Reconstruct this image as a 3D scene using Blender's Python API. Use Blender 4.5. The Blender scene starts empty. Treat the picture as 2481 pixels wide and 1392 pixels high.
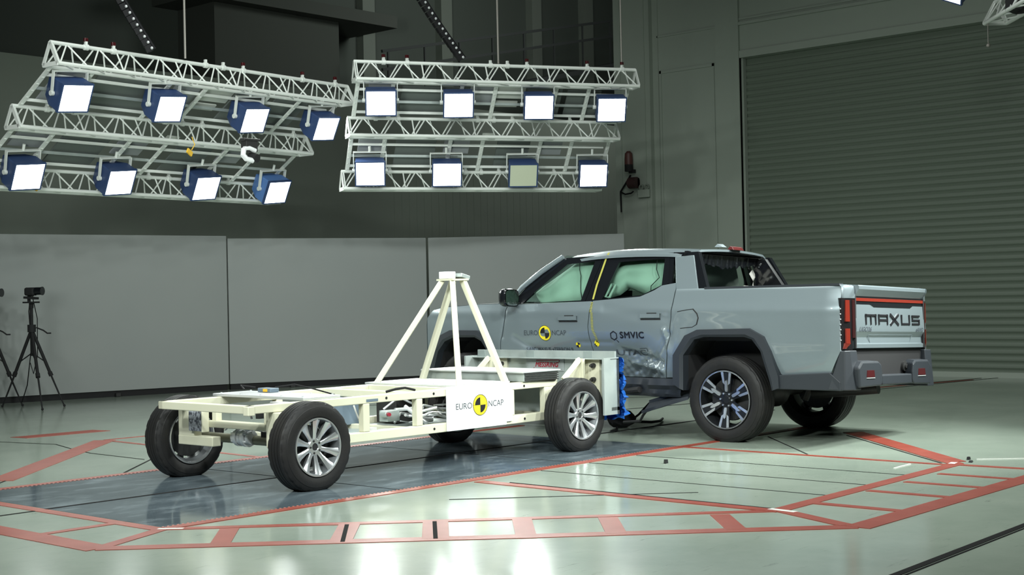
import bpy, bmesh, math, random
from math import sin, cos, pi, radians as rad, sqrt, atan2
from mathutils import Vector as V, Matrix, Euler, Quaternion

random.seed(7)
scene = bpy.context.scene
COL = scene.collection

# ------------------------------------------------------------------ camera, world, lights, exposure
cam_d = bpy.data.cameras.new('camera'); cam = bpy.data.objects.new('camera', cam_d); COL.objects.link(cam)
CAM = V((-6.70055, -7.93382, 1.36337))
FWD = V((0.742750, 0.669541, 0.006183)); RGT = V((0.669501, -0.742510, -0.021177)); UPV = V((0.009587, -0.019869, 0.999757))
cam.matrix_world = Matrix(((RGT.x, UPV.x, -FWD.x, CAM.x), (RGT.y, UPV.y, -FWD.y, CAM.y), (RGT.z, UPV.z, -FWD.z, CAM.z), (0, 0, 0, 1)))
cam_d.sensor_fit = 'HORIZONTAL'; cam_d.sensor_width = 36.0; cam_d.lens = 36.0 * 3475.7 / 2481.0
cam_d.clip_start = 0.05; cam_d.clip_end = 200
scene.camera = cam

world = bpy.data.worlds.new('hall_air'); scene.world = world; world.use_nodes = True
world.node_tree.nodes['Background'].inputs[0].default_value = (0.60, 0.70, 0.64, 1)
world.node_tree.nodes['Background'].inputs[1].default_value = 0.05

scene.view_settings.view_transform = 'Standard'
scene.view_settings.look = 'None'
scene.view_settings.exposure = 0.0
scene.view_settings.gamma = 1.0
scene.view_settings.use_curve_mapping = False
scene.cycles.max_bounces = 8
scene.cycles.use_denoising = True
scene.cycles.sample_clamp_indirect = 6.0
scene.cycles.caustics_reflective = False
scene.cycles.caustics_refractive = False

LAMP_COL = (0.93, 1.0, 0.96)
def area_lamp(name, loc, target, size, power, spread=180, color=LAMP_COL, sy=None):
    d = bpy.data.lights.new(name, 'AREA'); d.shape = 'RECTANGLE'; d.size = size; d.size_y = sy or size
    d.energy = power; d.color = color; d.spread = rad(spread)
    o = bpy.data.objects.new(name, d); COL.objects.link(o); o.location = loc
    o.rotation_euler = (V(target) - V(loc)).to_track_quat('-Z', 'Y').to_euler()
    return o
# the hall has more floodlight rigs overhead and behind the photographer; only their light reaches the view
for (x, y, z, p, t, sp) in ((-6.8, -2.6, 6.2, 150, (2.2, .6, .5), 75), (-4.6, -5.2, 6.4, 150, (2.4, .5, .6), 75), (-2.2, -7.6, 6.4, 150, (2.4, .3, .6), 75), (0.8, -9.0, 6.2, 95, (3.2, .3, .9), 60),
                         (-7.8, 0.8, 6.0, 110, (2.6, .8, .6), 80), (7.6, -3.9, 4.7, 115, (4.6, -1.5, 1.0), 60), (6.3, -5.2, 4.7, 115, (4.6, -1.5, 1.0), 60)):
    area_lamp('unseen_light', (x, y, z), t, 0.55, p * 0.62, sp)
area_lamp('overhead_fill', (20.0, 10.5, 10.6), (20.0, 19.5, 7.0), 3.0, 260, 150)  # added fill, out of view, to lift the dark upper back wall
area_lamp('unseen_light', (-7.2, -3.0, 3.0), (4.2, 7.2, 4.1), 2.4, 55, 40)  # added low fill, unseen, only to brighten the beams of the left rig
area_lamp('overhead_fill', (2.0, 1.0, 9.5), (2.0, 1.0, 0), 7.0, 520, 150, sy=7.0)  # broad unseen fill overhead, turned up to keep the walls from going dim

# ------------------------------------------------------------------ helpers
def tag(o, label=None, cat=None, group=None, kind=None):
    if label: o['label'] = label
    if cat: o['category'] = cat
    if group: o['group'] = group
    if kind: o['kind'] = kind
    return o
def thing(name, label, cat, loc=(0, 0, 0), rotz=0.0, group=None):
    o = bpy.data.objects.new(name, None); COL.objects.link(o); o.empty_display_size = 0.1
    o.location = loc; o.rotation_euler = (0, 0, rotz)
    return tag(o, label, cat, group)
def part_empty(name, parent):
    o = bpy.data.objects.new(name, None); COL.objects.link(o); o.empty_display_size = 0.05; o.parent = parent
    return o

class MB:
    def __init__(s): s.v = []; s.f = []; s.m = []
    def add(s, vs, fs, mi=0):
        b = len(s.v); s.v += [tuple(p) for p in vs]; s.f += [tuple(b + i for i in f) for f in fs]; s.m += [mi] * len(fs); return s
    def box(s, c, d, rot=None, mi=0):
        hx, hy, hz = d[0] / 2, d[1] / 2, d[2] / 2
        P = [V((x, y, z)) for x in (-hx, hx) for y in (-hy, hy) for z in (-hz, hz)]
        if rot is not None: P = [rot @ p for p in P]
        c = V(c)
        return s.add([p + c for p in P], [(0, 1, 3, 2), (4, 6, 7, 5), (0, 4, 5, 1), (2, 3, 7, 6), (0, 2, 6, 4), (1, 5, 7, 3)], mi)
    def span(s, a, b, mi=0):
        return s.box([(a[i] + b[i]) / 2 for i in range(3)], [abs(b[i] - a[i]) for i in range(3)], None, mi)
    def bar(s, p0, p1, w, h, up=(0, 0, 1), mi=0):
        p0, p1 = V(p0), V(p1); d = (p1 - p0).normalized(); up = V(up)
        if abs(d.dot(up)) > 0.98: up = V((1, 0, 0))
        r = d.cross(up).normalized(); u = r.cross(d)
        P = [q + r * (sx * w / 2) + u * (sz * h / 2) for q in (p0, p1) for sx, sz in ((-1, -1), (1, -1), (1, 1), (-1, 1))]
        return s.add(P, [(3, 2, 1, 0), (4, 5, 6, 7), (0, 1, 5, 4), (1, 2, 6, 5), (2, 3, 7, 6), (3, 0, 4, 7)], mi)
    def path(s, pts, r, n=8, mi=0, caps=True):
        pts = [V(p) for p in pts]; rings = []; up = None
        for i, p in enumerate(pts):
            d = (pts[min(i + 1, len(pts) - 1)] - pts[max(i - 1, 0)]).normalized()
            if up is None: up = V((0, 0, 1)) if abs(d.z) < 0.9 else V((1, 0, 0))
            rt = d.cross(up).normalized(); up = rt.cross(d).normalized()
            rr = r[i] if isinstance(r, (list, tuple)) else r
            rings.append([p + rt * (rr * cos(2 * pi * k / n)) + up * (rr * sin(2 * pi * k / n)) for k in range(n)])
        b = len(s.v); vs = [q for R in rings for q in R]; fs = []
        for i in range(len(rings) - 1):
            for k in range(n):
                k2 = (k + 1) % n; fs.append((i * n + k, i * n + k2, (i + 1) * n + k2, (i + 1) * n + k))
        if caps:
            fs.append(tuple(range(n))[::-1]); fs.append(tuple((len(rings) - 1) * n + k for k in range(n)))
        return s.add(vs, fs, mi)
    def tube(s, p0, p1, r, n=8, mi=0, r1=None): return s.path([p0, p1], [r, r1 if r1 is not None else r], n, mi)
    def prism(s, A, B, mi=0):
        n = len(A); vs = list(A) + list(B)
        fs = [tuple(range(n))[::-1], tuple(range(n, 2 * n))] + [(i, (i + 1) % n, n + (i + 1) % n, n + i) for i in range(n)]
        return s.add(vs, fs, mi)
    def grid(s, rows, mi=0, closed=False):
        nr, nc = len(rows), len(rows[0]); vs = [p for r in rows for p in r]; fs = []
        for i in range(nr - 1):
            for j in range(nc if closed else nc - 1):
                j2 = (j + 1) % nc; fs.append((i * nc + j, i * nc + j2, (i + 1) * nc + j2, (i + 1) * nc + j))
        return s.add(vs, fs, mi)
    def lathe(s, prof, frame, n=48, mi=0, mod=None):
        # prof: (axial, radius); frame: (origin, axis, u, w)
        o, a, u, w = frame; rows = []
        for k in range(n):
            t = 2 * pi * k / n
            rows.append([o + a * x + (u * cos(t) + w * sin(t)) * (r if mod is None else mod(i, k, r)) for i, (x, r) in enumerate(prof)])
        m = len(prof); vs = [p for r in rows for p in r]; fs = []
        for k in range(n):
            k2 = (k + 1) % n
            for i in range(m - 1): fs.append((k * m + i, k * m + i + 1, k2 * m + i + 1, k2 * m + i))
        return s.add(vs, fs, mi)
    def sphere(s, c, r, nu=12, nv=8, mi=0, sc=(1, 1, 1)):
        c = V(c); rows = []
        for i in range(nv + 1):
            a = -pi / 2 + pi * i / nv
            rows.append([c + V((r * sc[0] * cos(a) * cos(2 * pi * k / nu), r * sc[1] * cos(a) * sin(2 * pi * k / nu), r * sc[2] * sin(a))) for k in range(nu)])
        return s.grid(rows, mi, True)
    def build(s, name, mats, parent=None, smooth=0.6, bevel=None, recalc=True):
        me = bpy.data.meshes.new(name); me.from_pydata(s.v, [], s.f)
        if not isinstance(mats, (list, tuple)): mats = [mats]
        for m in mats: me.materials.append(m)
        if len(mats) > 1: me.polygons.foreach_set('material_index', s.m)
        if recalc:
            b = bmesh.new(); b.from_mesh(me); bmesh.ops.remove_doubles(b, verts=b.verts, dist=1e-5)
            bmesh.ops.recalc_face_normals(b, faces=b.faces); b.to_mesh(me); b.free()
        me.update()
        if smooth:
            me.shade_smooth(); me.set_sharp_from_angle(angle=smooth)
        o = bpy.data.objects.new(name, me); COL.objects.link(o)
        if parent: o.parent = parent
        if bevel:
            b = o.modifiers.new('bevel', 'BEVEL'); b.width = bevel; b.segments = 2; b.limit_method = 'ANGLE'; b.angle_limit = 0.7
        return o

def mat(name, col, rough=0.5, metal=0.0, spec=0.5, coat=0.0, noise=None, bump=None, emit=None, alpha=None, trans=None, coatr=0.03):
    m = bpy.data.materials.new(name); m.use_nodes = True; nt = m.node_tree; b = nt.nodes['Principled BSDF']
    b.inputs['Base Color'].default_value = (*col, 1); b.inputs['Roughness'].default_value = rough; b.inputs['Metallic'].default_value = metal
    b.inputs['Specular IOR Level'].default_value = spec; b.inputs['Coat Weight'].default_value = coat; b.inputs['Coat Roughness'].default_value = coatr
    if emit: b.inputs['Emission Color'].default_value = (*emit[0], 1); b.inputs['Emission Strength'].default_value = emit[1]
    if trans: b.inputs['Transmission Weight'].default_value = trans
    if alpha is not None: b.inputs['Alpha'].default_value = alpha
    if noise:   # (scale, amount, colour2)
        tc = nt.nodes.new('ShaderNodeTexCoord'); n = nt.nodes.new('ShaderNodeTexNoise'); n.inputs['Scale'].default_value = noise[0]; n.inputs['Detail'].default_value = 6
        r = nt.nodes.new('ShaderNodeValToRGB'); r.color_ramp.elements[0].color = (*col, 1); r.color_ramp.elements[1].color = (*noise[2], 1)
        r.color_ramp.elements[0].position = 0.5 - noise[1]; r.color_ramp.elements[1].position = 0.5 + noise[1]
        nt.links.new(tc.outputs['Object'], n.inputs['Vector']); nt.links.new(n.outputs['Fac'], r.inputs['Fac']); nt.links.new(r.outputs['Color'], b.inputs['Base Color'])
    if bump:    # (scale, strength)
        tc = nt.nodes.new('ShaderNodeTexCoord'); n = nt.nodes.new('ShaderNodeTexNoise'); n.inputs['Scale'].default_value = bump[0]; n.inputs['Detail'].default_value = 4
        bp = nt.nodes.new('ShaderNodeBump'); bp.inputs['Strength'].default_value = bump[1]; bp.inputs['Distance'].default_value = 0.01
        nt.links.new(tc.outputs['Object'], n.inputs['Vector']); nt.links.new(n.outputs['Fac'], bp.inputs['Height']); nt.links.new(bp.outputs['Normal'], b.inputs['Normal'])
    return m

M = {}
M['paint'] = mat('silver_paint', (0.20, 0.242, 0.26), 0.34, 0.35, 0.5, 1.0)
M['plastic'] = mat('charcoal_plastic', (0.017, 0.021, 0.027), 0.55)
M['black'] = mat('gloss_black', (0.008, 0.009, 0.011), 0.15, coat=0.5)
M['matt_black'] = mat('matt_black', (0.008, 0.008, 0.009), 0.8)
M['tyre'] = mat('tyre_rubber', (0.011, 0.011, 0.012), 0.55, spec=0.25, noise=(9, 0.25, (0.017, 0.016, 0.015)), bump=(60, 0.12))
M['alloy'] = mat('bright_alloy', (0.62, 0.64, 0.66), 0.25, 0.85)
M['alloy_dark'] = mat('black_alloy', (0.012, 0.013, 0.015), 0.3, 0.3)
M['dark_barrel'] = mat('rim_barrel_grey', (0.16, 0.17, 0.18), 0.4, 0.6)
M['steel_dark'] = mat('dark_steel', (0.05, 0.05, 0.05), 0.5, 0.6)
M['cream'] = mat('cream_paint', (0.60, 0.585, 0.44), 0.42, noise=(3, 0.3, (0.64, 0.63, 0.50)))
M["white"] = mat("white_board", (0.84, 0.85, 0.86), 0.4)
M['galv'] = mat('galvanised_steel', (0.38, 0.435, 0.425), 0.38, 0.45, noise=(7, 0.25, (0.48, 0.53, 0.51)))
M['alu'] = mat('aluminium', (0.74, 0.76, 0.77), 0.32, 0.6)
M['truss'] = mat('truss_aluminium', (0.80, 0.83, 0.79), 0.45, 0.15)
M['blue_case'] = mat('blue_lamp_case', (0.030, 0.060, 0.16), 0.45)
M['lens'] = mat('lit_lens', (0.9, 0.95, 0.92), 0.3, emit=((0.95, 1.0, 0.97), 12.0))
M['lens_off'] = mat('unlit_lens', (0.62, 0.66, 0.50), 0.25)
M['blue_foil'] = mat('blue_honeycomb_foil', (0.03, 0.19, 0.72), 0.3, 0.4, bump=(26, 1.0))
M['yellow'] = mat('target_yellow', (0.80, 0.66, 0.02), 0.45)
M['tape'] = mat('yellow_tape', (0.36, 0.34, 0.06), 0.5)
M['ink'] = mat('black_ink', (0.01, 0.01, 0.012), 0.4)
M['ink_grey'] = mat('slate_ink', (0.05, 0.06, 0.07), 0.45)
M['red_ink'] = mat('red_ink', (0.32, 0.02, 0.04), 0.45)
M['red_lamp'] = mat('red_lamp', (0.17, 0.020, 0.012), 0.2, coat=0.3)
M['red_dim'] = mat('dark_red_lens', (0.055, 0.008, 0.010), 0.2, coat=0.5)
M['red_smoke'] = mat('smoked_red_lens', (0.030, 0.010, 0.010), 0.15, coat=0.5)
M['red_brake'] = mat('brake_lens', (0.10, 0.012, 0.012), 0.25, coat=0.4)
M['grey_lens'] = mat('smoked_lens', (0.012, 0.011, 0.012), 0.2, coat=0.2)
M['airbag'] = mat('airbag_fabric', (0.33, 0.42, 0.36), 0.75, bump=(8, 0.4))
M['seat'] = mat('seat_fabric', (0.035, 0.042, 0.060), 0.8)
M['trim_in'] = mat('cabin_trim', (0.04, 0.042, 0.045), 0.7)
M['head'] = mat('headliner', (0.16, 0.16, 0.15), 0.9)
M['carbon'] = mat('patched_box', (0.06, 0.065, 0.08), 0.3, noise=(45, 0.06, (0.32, 0.34, 0.38)))
M['cable'] = mat('cable_black', (0.008, 0.008, 0.009), 0.6, spec=0.2)
M['cable_white'] = mat('cable_white', (0.6, 0.6, 0.58), 0.5)
M['rope'] = mat('steel_rope', (0.35, 0.33, 0.30), 0.5, 0.5)
M['orange'] = mat('yellow_tag', (0.75, 0.45, 0.03), 0.5)
M['brass'] = mat('brown_steel', (0.14, 0.09, 0.02), 0.5, 0.4)
M['bluegrey'] = mat('blue_grey_case', (0.15, 0.20, 0.25), 0.4, 0.2)
M['foil_white'] = mat('torn_fabric', (0.55, 0.54, 0.50), 0.8, bump=(14, 0.6))

def glass_mat(name, col, alpha):
    m = bpy.data.materials.new(name); m.use_nodes = True; nt = m.node_tree; nt.nodes.clear()
    out = nt.nodes.new('ShaderNodeOutputMaterial'); mix = nt.nodes.new('ShaderNodeMixShader'); tr = nt.nodes.new('ShaderNodeBsdfTransparent'); gl = nt.nodes.new('ShaderNodeBsdfGlossy'); fr = nt.nodes.new('ShaderNodeFresnel')
    tr.inputs[0].default_value = (*col, 1); gl.inputs['Roughness'].default_value = 0.02; ge = nt.nodes.new('ShaderNodeNewGeometry'); mr = nt.nodes.new('ShaderNodeMapRange'); mr.inputs['To Min'].default_value = 1.5; mr.inputs['To Max'].default_value = 1 / 1.5
    nt.links.new(ge.outputs['Backfacing'], mr.inputs['Value']); nt.links.new(mr.outputs[0], fr.inputs[0])
    nt.links.new(fr.outputs[0], mix.inputs[0]); nt.links.new(tr.outputs[0], mix.inputs[1]); nt.links.new(gl.outputs[0], mix.inputs[2]); nt.links.new(mix.outputs[0], out.inputs[0])
    return m
M['glass'] = glass_mat('window_glass', (0.70, 0.84, 0.78), 1)

# floor: sealed concrete, streaked, scuffed
def floor_mat(name, c1, c2, c3, r0, r1, streak=(1.0, 1.0, 1.0), bumpk=0.05, thr=0.52, sc2=6.0, dirt=0.0):
    m = bpy.data.materials.new(name); m.use_nodes = True; nt = m.node_tree; b = nt.nodes['Principled BSDF']; L = nt.links.new
    tc = nt.nodes.new('ShaderNodeTexCoord'); mp = nt.nodes.new('ShaderNodeMapping'); mp.inputs['Scale'].default_value = streak; mp.inputs['Rotation'].default_value = (0, 0, rad(20))
    L(tc.outputs['Object'], mp.inputs['Vector'])
    n1 = nt.nodes.new('ShaderNodeTexNoise'); n1.inputs['Scale'].default_value = 0.9; n1.inputs['Detail'].default_value = 8; n1.inputs['Roughness'].default_value = 0.65
    n2 = nt.nodes.new('ShaderNodeTexNoise'); n2.inputs['Scale'].default_value = sc2; n2.inputs['Detail'].default_value = 8; n2.inputs['Roughness'].default_value = 0.7
    L(mp.outputs[0], n1.inputs['Vector']); L(mp.outputs[0], n2.inputs['Vector'])
    r1n = nt.nodes.new('ShaderNodeValToRGB'); r1n.color_ramp.elements[0].color = (*c1, 1); r1n.color_ramp.elements[1].color = (*c2, 1); r1n.color_ramp.elements[0].position = 0.35; r1n.color_ramp.elements[1].position = 0.68
    r2n = nt.nodes.new('ShaderNodeValToRGB'); r2n.color_ramp.elements[0].color = (0, 0, 0, 1); r2n.color_ramp.elements[1].color = (1, 1, 1, 1); r2n.color_ramp.elements[0].position = thr; r2n.color_ramp.elements[1].position = 0.75
    mx = nt.nodes.new('ShaderNodeMix'); mx.data_type = 'RGBA'
    L(n1.outputs['Fac'], r1n.inputs['Fac']); L(n2.outputs['Fac'], r2n.inputs['Fac']); L(r2n.outputs['Color'], mx.inputs['Factor']); L(r1n.outputs['Color'], mx.inputs['A']); mx.inputs['B'].default_value = (*c3, 1)
    if dirt:
        m3 = nt.nodes.new('ShaderNodeMapping'); m3.inputs['Scale'].default_value = (1.0, 5.0, 1.0); m3.inputs['Rotation'].default_value = (0, 0, rad(-48)); L(tc.outputs['Object'], m3.inputs['Vector'])
        n3 = nt.nodes.new('ShaderNodeTexNoise'); n3.inputs['Scale'].default_value = 3.2; n3.inputs['Detail'].default_value = 10; n3.inputs['Roughness'].default_value = 0.72; L(m3.outputs[0], n3.inputs['Vector'])
        r3 = nt.nodes.new('ShaderNodeValToRGB'); r3.color_ramp.elements[0].color = (1, 1, 1, 1); r3.color_ramp.elements[1].color = (1 - dirt, 1 - dirt, 1 - dirt, 1); r3.color_ramp.elements[0].position = 0.60; r3.color_ramp.elements[1].position = 0.74; L(n3.outputs['Fac'], r3.inputs['Fac'])
        m4 = nt.nodes.new('ShaderNodeMix'); m4.data_type = 'RGBA'; m4.blend_type = 'MULTIPLY'; m4.inputs['Factor'].default_value = 1.0; L(mx.outputs['Result'], m4.inputs['A']); L(r3.outputs['Color'], m4.inputs['B']); L(m4.outputs['Result'], b.inputs['Base Color'])
    else: L(mx.outputs['Result'], b.inputs['Base Color'])
    mr = nt.nodes.new('ShaderNodeMapRange'); mr.inputs['To Min'].default_value = r0; mr.inputs['To Max'].default_value = r1; L(n2.outputs['Fac'], mr.inputs['Value']); L(mr.outputs[0], b.inputs['Roughness'])
    bp = nt.nodes.new('ShaderNodeBump'); bp.inputs['Strength'].default_value = bumpk; bp.inputs['Distance'].default_value = 0.01; L(n1.outputs['Fac'], bp.inputs['Height']); L(bp.outputs['Normal'], b.inputs['Normal'])
    return m
M['floor'] = floor_mat('sealed_concrete', (0.25, 0.30, 0.25), (0.325, 0.375, 0.315), (0.285, 0.33, 0.28), 0.10, 0.20, (1, 1, 1), dirt=0.42)
M['pit_glass'] = floor_mat('pit_cover_glass', (0.060, 0.080, 0.094), (0.115, 0.145, 0.165), (0.25, 0.30, 0.33), 0.02, 0.17, (0.9, 2.2, 1), 0.01, 0.50, 2.2)
M['red_paint'] = mat('red_floor_paint', (0.205, 0.031, 0.018), 0.42, noise=(5, 0.22, (0.26, 0.055, 0.036)))
M['groove'] = mat('floor_joint', (0.018, 0.018, 0.018), 0.9, spec=0.05)
M['hatch'] = mat('hatched_edge', (0.27, 0.11, 0.085), 0.5)
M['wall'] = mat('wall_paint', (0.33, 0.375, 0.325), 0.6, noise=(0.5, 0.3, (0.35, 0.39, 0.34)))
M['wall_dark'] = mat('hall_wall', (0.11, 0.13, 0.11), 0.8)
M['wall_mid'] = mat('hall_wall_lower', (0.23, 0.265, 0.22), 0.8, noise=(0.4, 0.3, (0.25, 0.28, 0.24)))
M['shutter'] = mat('shutter_green', (0.16, 0.195, 0.155), 0.45)
M['screen'] = mat('screen_board', (0.285, 0.305, 0.30), 0.7, noise=(0.8, 0.3, (0.31, 0.325, 0.315)))
M['ceiling'] = mat('ceiling_dark', (0.05, 0.055, 0.05), 0.9)

# ------------------------------------------------------------------ the hall
def struct(name, mb, m, parent=None, **k):
    o = mb.build(name, m, parent, **k)
    if parent is None: o['kind'] = 'structure'
    return o
fl = MB(); fl.span((-18, -18, -0.3), (40, 26, 0.0)); FLOOR = struct('floor', fl, M['floor'], smooth=None)

# right wall with the roller door
WX = 13.85
DL, DT = 5.31, 5.29          # door left edge (y), door head (z)
w = MB()
w.span((WX, DL, 0), (WX + 0.3, 7.92, 11)); w.span((WX, -18, DT), (WX + 0.3, DL, 11)); w.span((WX, -18, 0), (WX + 0.3, -3.6, DT))
w.span((WX - 0.10, 7.13, 0), (WX, 7.92, 11))                                  # corner pilaster
w.span((WX - 0.05, DL, 0), (WX, 5.78, 11)); w.span((WX - 0.04, -18, DT + 0.55), (WX, DL, DT + 0.60))
wr = struct('wall_right', w, M['wall'], smooth=None)
t = MB()
for (y0, z0, y1, z1) in ((5.83, 5.22, 6.98, 5.27), (5.83, 0, 5.87, 5.27), (6.94, 0, 6.98, 5.27), (5.80, 5.86, 7.02, 5.89), (-18, 5.93, 5.50, 5.96), (7.0, 0, 7.04, 11), (7.23, 0, 7.245, 11), (7.765, 0, 7.78, 11)):
    xx = WX - (0.10 if y0 > 7.1 else 0.0)
    t.span((xx - 0.02, y0, z0), (xx, y1, z1))
t.build('trim_moulding', M['wall'], wr, smooth=None)
d = MB(); rows = []
per = 0.108; ns = int(DT / per)
for k in range(ns):
    z = k * per
    for zz, xx in ((z, 0.0), (z + 0.012, -0.004), (z + per * 0.35, -0.026), (z + per * 0.6, -0.030), (z + per * 0.86, -0.020), (z + per * 0.97, -0.002)):
        rows.append([V((WX + 0.16 + xx, y, zz)) for y in (-3.6, 0.0, DL)])
rows.append([V((WX + 0.16, y, DT + 0.02)) for y in (-3.6, 0.0, DL)])
door = thing('door_1', None, None); door['kind'] = 'structure'
d.grid(rows); d.build('shutter_slats', M['shutter'], door, smooth=0.5)
d = MB(); d.span((WX - 0.03, DL, 0), (WX + 0.02, DL + 0.07, DT + 0.12)); d.span((WX - 0.03, -3.7, DT), (WX + 0.02, DL + 0.07, DT + 0.12))
d.span((WX + 0.04, DL - 0.03, 0), (WX + 0.13, DL, DT)); d.span((WX + 0.10, -3.6, 0), (WX + 0.19, DL, 0.08))
d.build('door_frame', M['wall'], door, smooth=None)
# far walls of the hall
w = MB(); w.span((-18, 14.0, 0), (34, 14.25, 5.55))
for k in range(46):
    x = 14.0 + k * 0.22; w.span((x, 13.995, 0), (x + 0.11, 14.0, 4.0))
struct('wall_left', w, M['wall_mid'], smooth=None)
w = MB(); w.span((-18, 20.0, 0), (40, 20.3, 11))
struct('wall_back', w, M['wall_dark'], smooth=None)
w = MB()
for x in (18.45, 21.35, 25.15, 27.6): w.span((x, 19.75, 5.55), (x + 0.42, 20.0, 11))
struct('trim_1', w, M['wall_mid'], smooth=None)
w = MB(); w.span((12.9, 18.6, 5.55), (16.6, 20.0, 8.15)); w.span((12.2, 18.2, 8.15), (18.2, 20.0, 8.45))
struct('trim_2', w, mat('gallery_room', (0.085, 0.095, 0.08), 0.8), smooth=None)
w = MB()
for zz in (0.0, 0.45): w.bar((17.0, 17.5, 6.9 + zz), (27.5, 17.5, 9.1 + zz), 0.06, 0.07)
for k in range(9): w.bar((17.2 + k * 1.25, 17.5, 6.0 + k * 0.262), (17.2 + k * 1.25, 17.5, 7.35 + k * 0.262), 0.04, 0.04)
w.bar((16.6, 17.5, 5.8), (27.5, 17.5, 8.3), 0.9, 0.12)
struct('trim_3', w, mat('gallery_rail', (0.045, 0.05, 0.048), 0.7), smooth=None)
w = MB(); w.span((-18.3, -18, 0), (-18, 26, 11)); struct('wall_front', w, M['wall'], smooth=None)
w = MB(); w.span((-18, -18.3, 0), (40, -18, 11)); struct('wall_near', w, M['wall'], smooth=None)
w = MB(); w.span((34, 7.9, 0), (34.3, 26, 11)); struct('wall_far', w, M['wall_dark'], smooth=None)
w = MB(); w.span((-18, -18, 11), (40, 26, 11.2)); struct('ceiling', w, M['ceiling'], smooth=None)

# ------------------------------------------------------------------ floor markings, joints and the pit cover (all flush with the floor)
def slab(pts, z0, z1):
    b = MB(); b.prism([V((x, y, z0)) for x, y in pts], [V((x, y, z1)) for x, y in pts]); return b
def line(mb, a, b, w, z=0.003, z0=-0.01):
    a, b = V((*a, 0)), V((*b, 0)); n = (b - a).normalized(); p = V((-n.y, n.x, 0)) * (w / 2)
    P = [a - p, b - p, b + p, a + p]
    mb.prism([V((q.x, q.y, z0)) for q in P], [V((q.x, q.y, z)) for q in P])
GX0, GX1, GY0, GY1, GYM = -1.66, 3.78, -0.50, 2.13, 0.87
g = MB()
for y0, y1 in ((GY0 + .02, GYM - .02), (GYM + .02, GY1 - .02)):
    for x0, x1 in ((GX0 + .02, 0.345), (0.355, 2.30), (2.31, GX1)):
        g.span((x0, y0, -0.01), (x1, y1, 0.002))
g.build('pit_cover', M['pit_glass'], FLOOR, smooth=None)
g = MB()
line(g, (GX0, GYM), (7.5, GYM), 0.035, 0.0035); line(g, (0.35, GY0), (0.35, GY1), 0.010, 0.0035); line(g, (2.305, GY0), (2.305, GY1), 0.008, 0.0035)
for x in (1.75, 2.35, 2.98): line(g, (x, -0.58), (x, -3.08), 0.0065)
line(g, (4.86, -0.70), (3.78, -1.75), 0.012); line(g, (0.2, -1.1), (1.4, -2.3), 0.010)
line(g, (-1.69, -0.52), (1.05, -3.24), 0.012); line(g, (1.08, -0.86), (1.05, -3.1), 0.012, 0.004)
line(g, (5.33, -1.26), (3.78, -2.93), 0.014); line(g, (1.24, 4.68), (-1.15, 2.46), 0.012)
line(g, (0.57, 2.93), (-0.18, 2.22), 0.016); line(g, (-4.0, 0.845), (GX0, 0.86), 0.022)
line(g, (-0.925, -1.34), (-1.355, -1.79), 0.026, 0.0045); line(g, (-0.535, -1.70), (-0.975, -2.15), 0.026, 0.0045)
line(g, (-2.6, -4.80), (2.2, -4.56), 0.045); line(g, (7.6, 1.95), (14.0, 1.0), 0.02)
line(g, (-2.6, -4.84), (2.2, -4.60), 0.012); line(g, (6.0, 2.6), (13.8, 1.2), 0.03)
for a, b in (((0.60, 5.68), (0.78, 4.91)), ((0.78, 4.91), (0.62, 4.34)), ((0.62, 4.34), (0.51, 3.84)), ((0.51, 3.84), (0.48, 2.93))): line(g, a, b, 0.010)
line(g, (5.6, 6.0), (9.0, 3.0), 0.012)
g.build('floor_joint', M['groove'], FLOOR, smooth=None)
r = MB(); WL = 0.105
r.prism([V((x, y, -0.01)) for x, y in ((0.92, 6.05), (1.87, 6.01), (1.92, 5.74), (0.97, 5.80))], [V((x, y, 0.003)) for x, y in ((0.92, 6.05), (1.87, 6.01), (1.92, 5.74), (0.97, 5.80))])
RZ = [0.003]
def red(a, b, w): RZ[0] += 0.00006; line(r, a, b, w, RZ[0])
red((1.28, 4.83), (-1.05, 2.62), 0.22); red((1.30, 4.86), (3.8, 4.80), 0.05); red((1.28, 4.70), (1.16, 2.20), 0.05)
red((GX0 - .04, 2.2), (GX0 - .04, GY0 - .02), 0.09); red((-2.28, 3.6), (-2.30, -0.82), 0.17); red((-2.28, -0.07), (-1.72, -0.07), 0.07)
red((-2.30, -0.80), (-1.68, -0.52), 0.09)
red((-2.30, -0.80), (0.72, -3.86), 0.125); red((-1.68, -0.52), (1.03, -3.22), 0.085)
for a, b, wd in (((-1.43, -0.85), (-1.85, -1.31), 0.115), ((-0.905, -1.34), (-1.385, -1.80), 0.13), ((-0.507, -1.68), (-0.975, -2.15), 0.155),
                 ((-0.13, -2.05), (-0.66, -2.56), 0.12), ((0.19, -2.47), (-0.25, -2.88), 0.12), ((0.66, -2.97), (0.25, -3.36), 0.12)): red(a, b, wd)
red((1.0, -3.17), (3.80, -3.05), 0.11); red((0.70, -3.88), (4.3, -3.80), 0.16)
for x, w_ in ((1.40, 0.08), (2.10, 0.07), (2.64, 0.065), (3.17, 0.065)): red((x, -3.2), (x, -3.8), w_)
red((1.0, -3.2), (0.73, -3.80), 0.10); red((3.74, -3.05), (3.80, -4.2), 0.07); red((3.78, -3.05), (3.90, -2.94), 0.12)
red((5.62, -1.16), (3.90, -2.98), 0.19); red((3.72, -0.52), (3.70, -3.0), 0.055); red((1.00, -0.62), (0.98, -3.2), 0.10)
red((GX0, GY1 + .02), (4.6, GY1 + .02), 0.075); red((GX0, GY0 - .02), (6.0, GY0 - .02), 0.085)
red((8.0, 2.35), (13.4, 1.15), 0.05)
r.build('painted_line', M['red_paint'], FLOOR, smooth=None)
hmb = MB()
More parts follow.
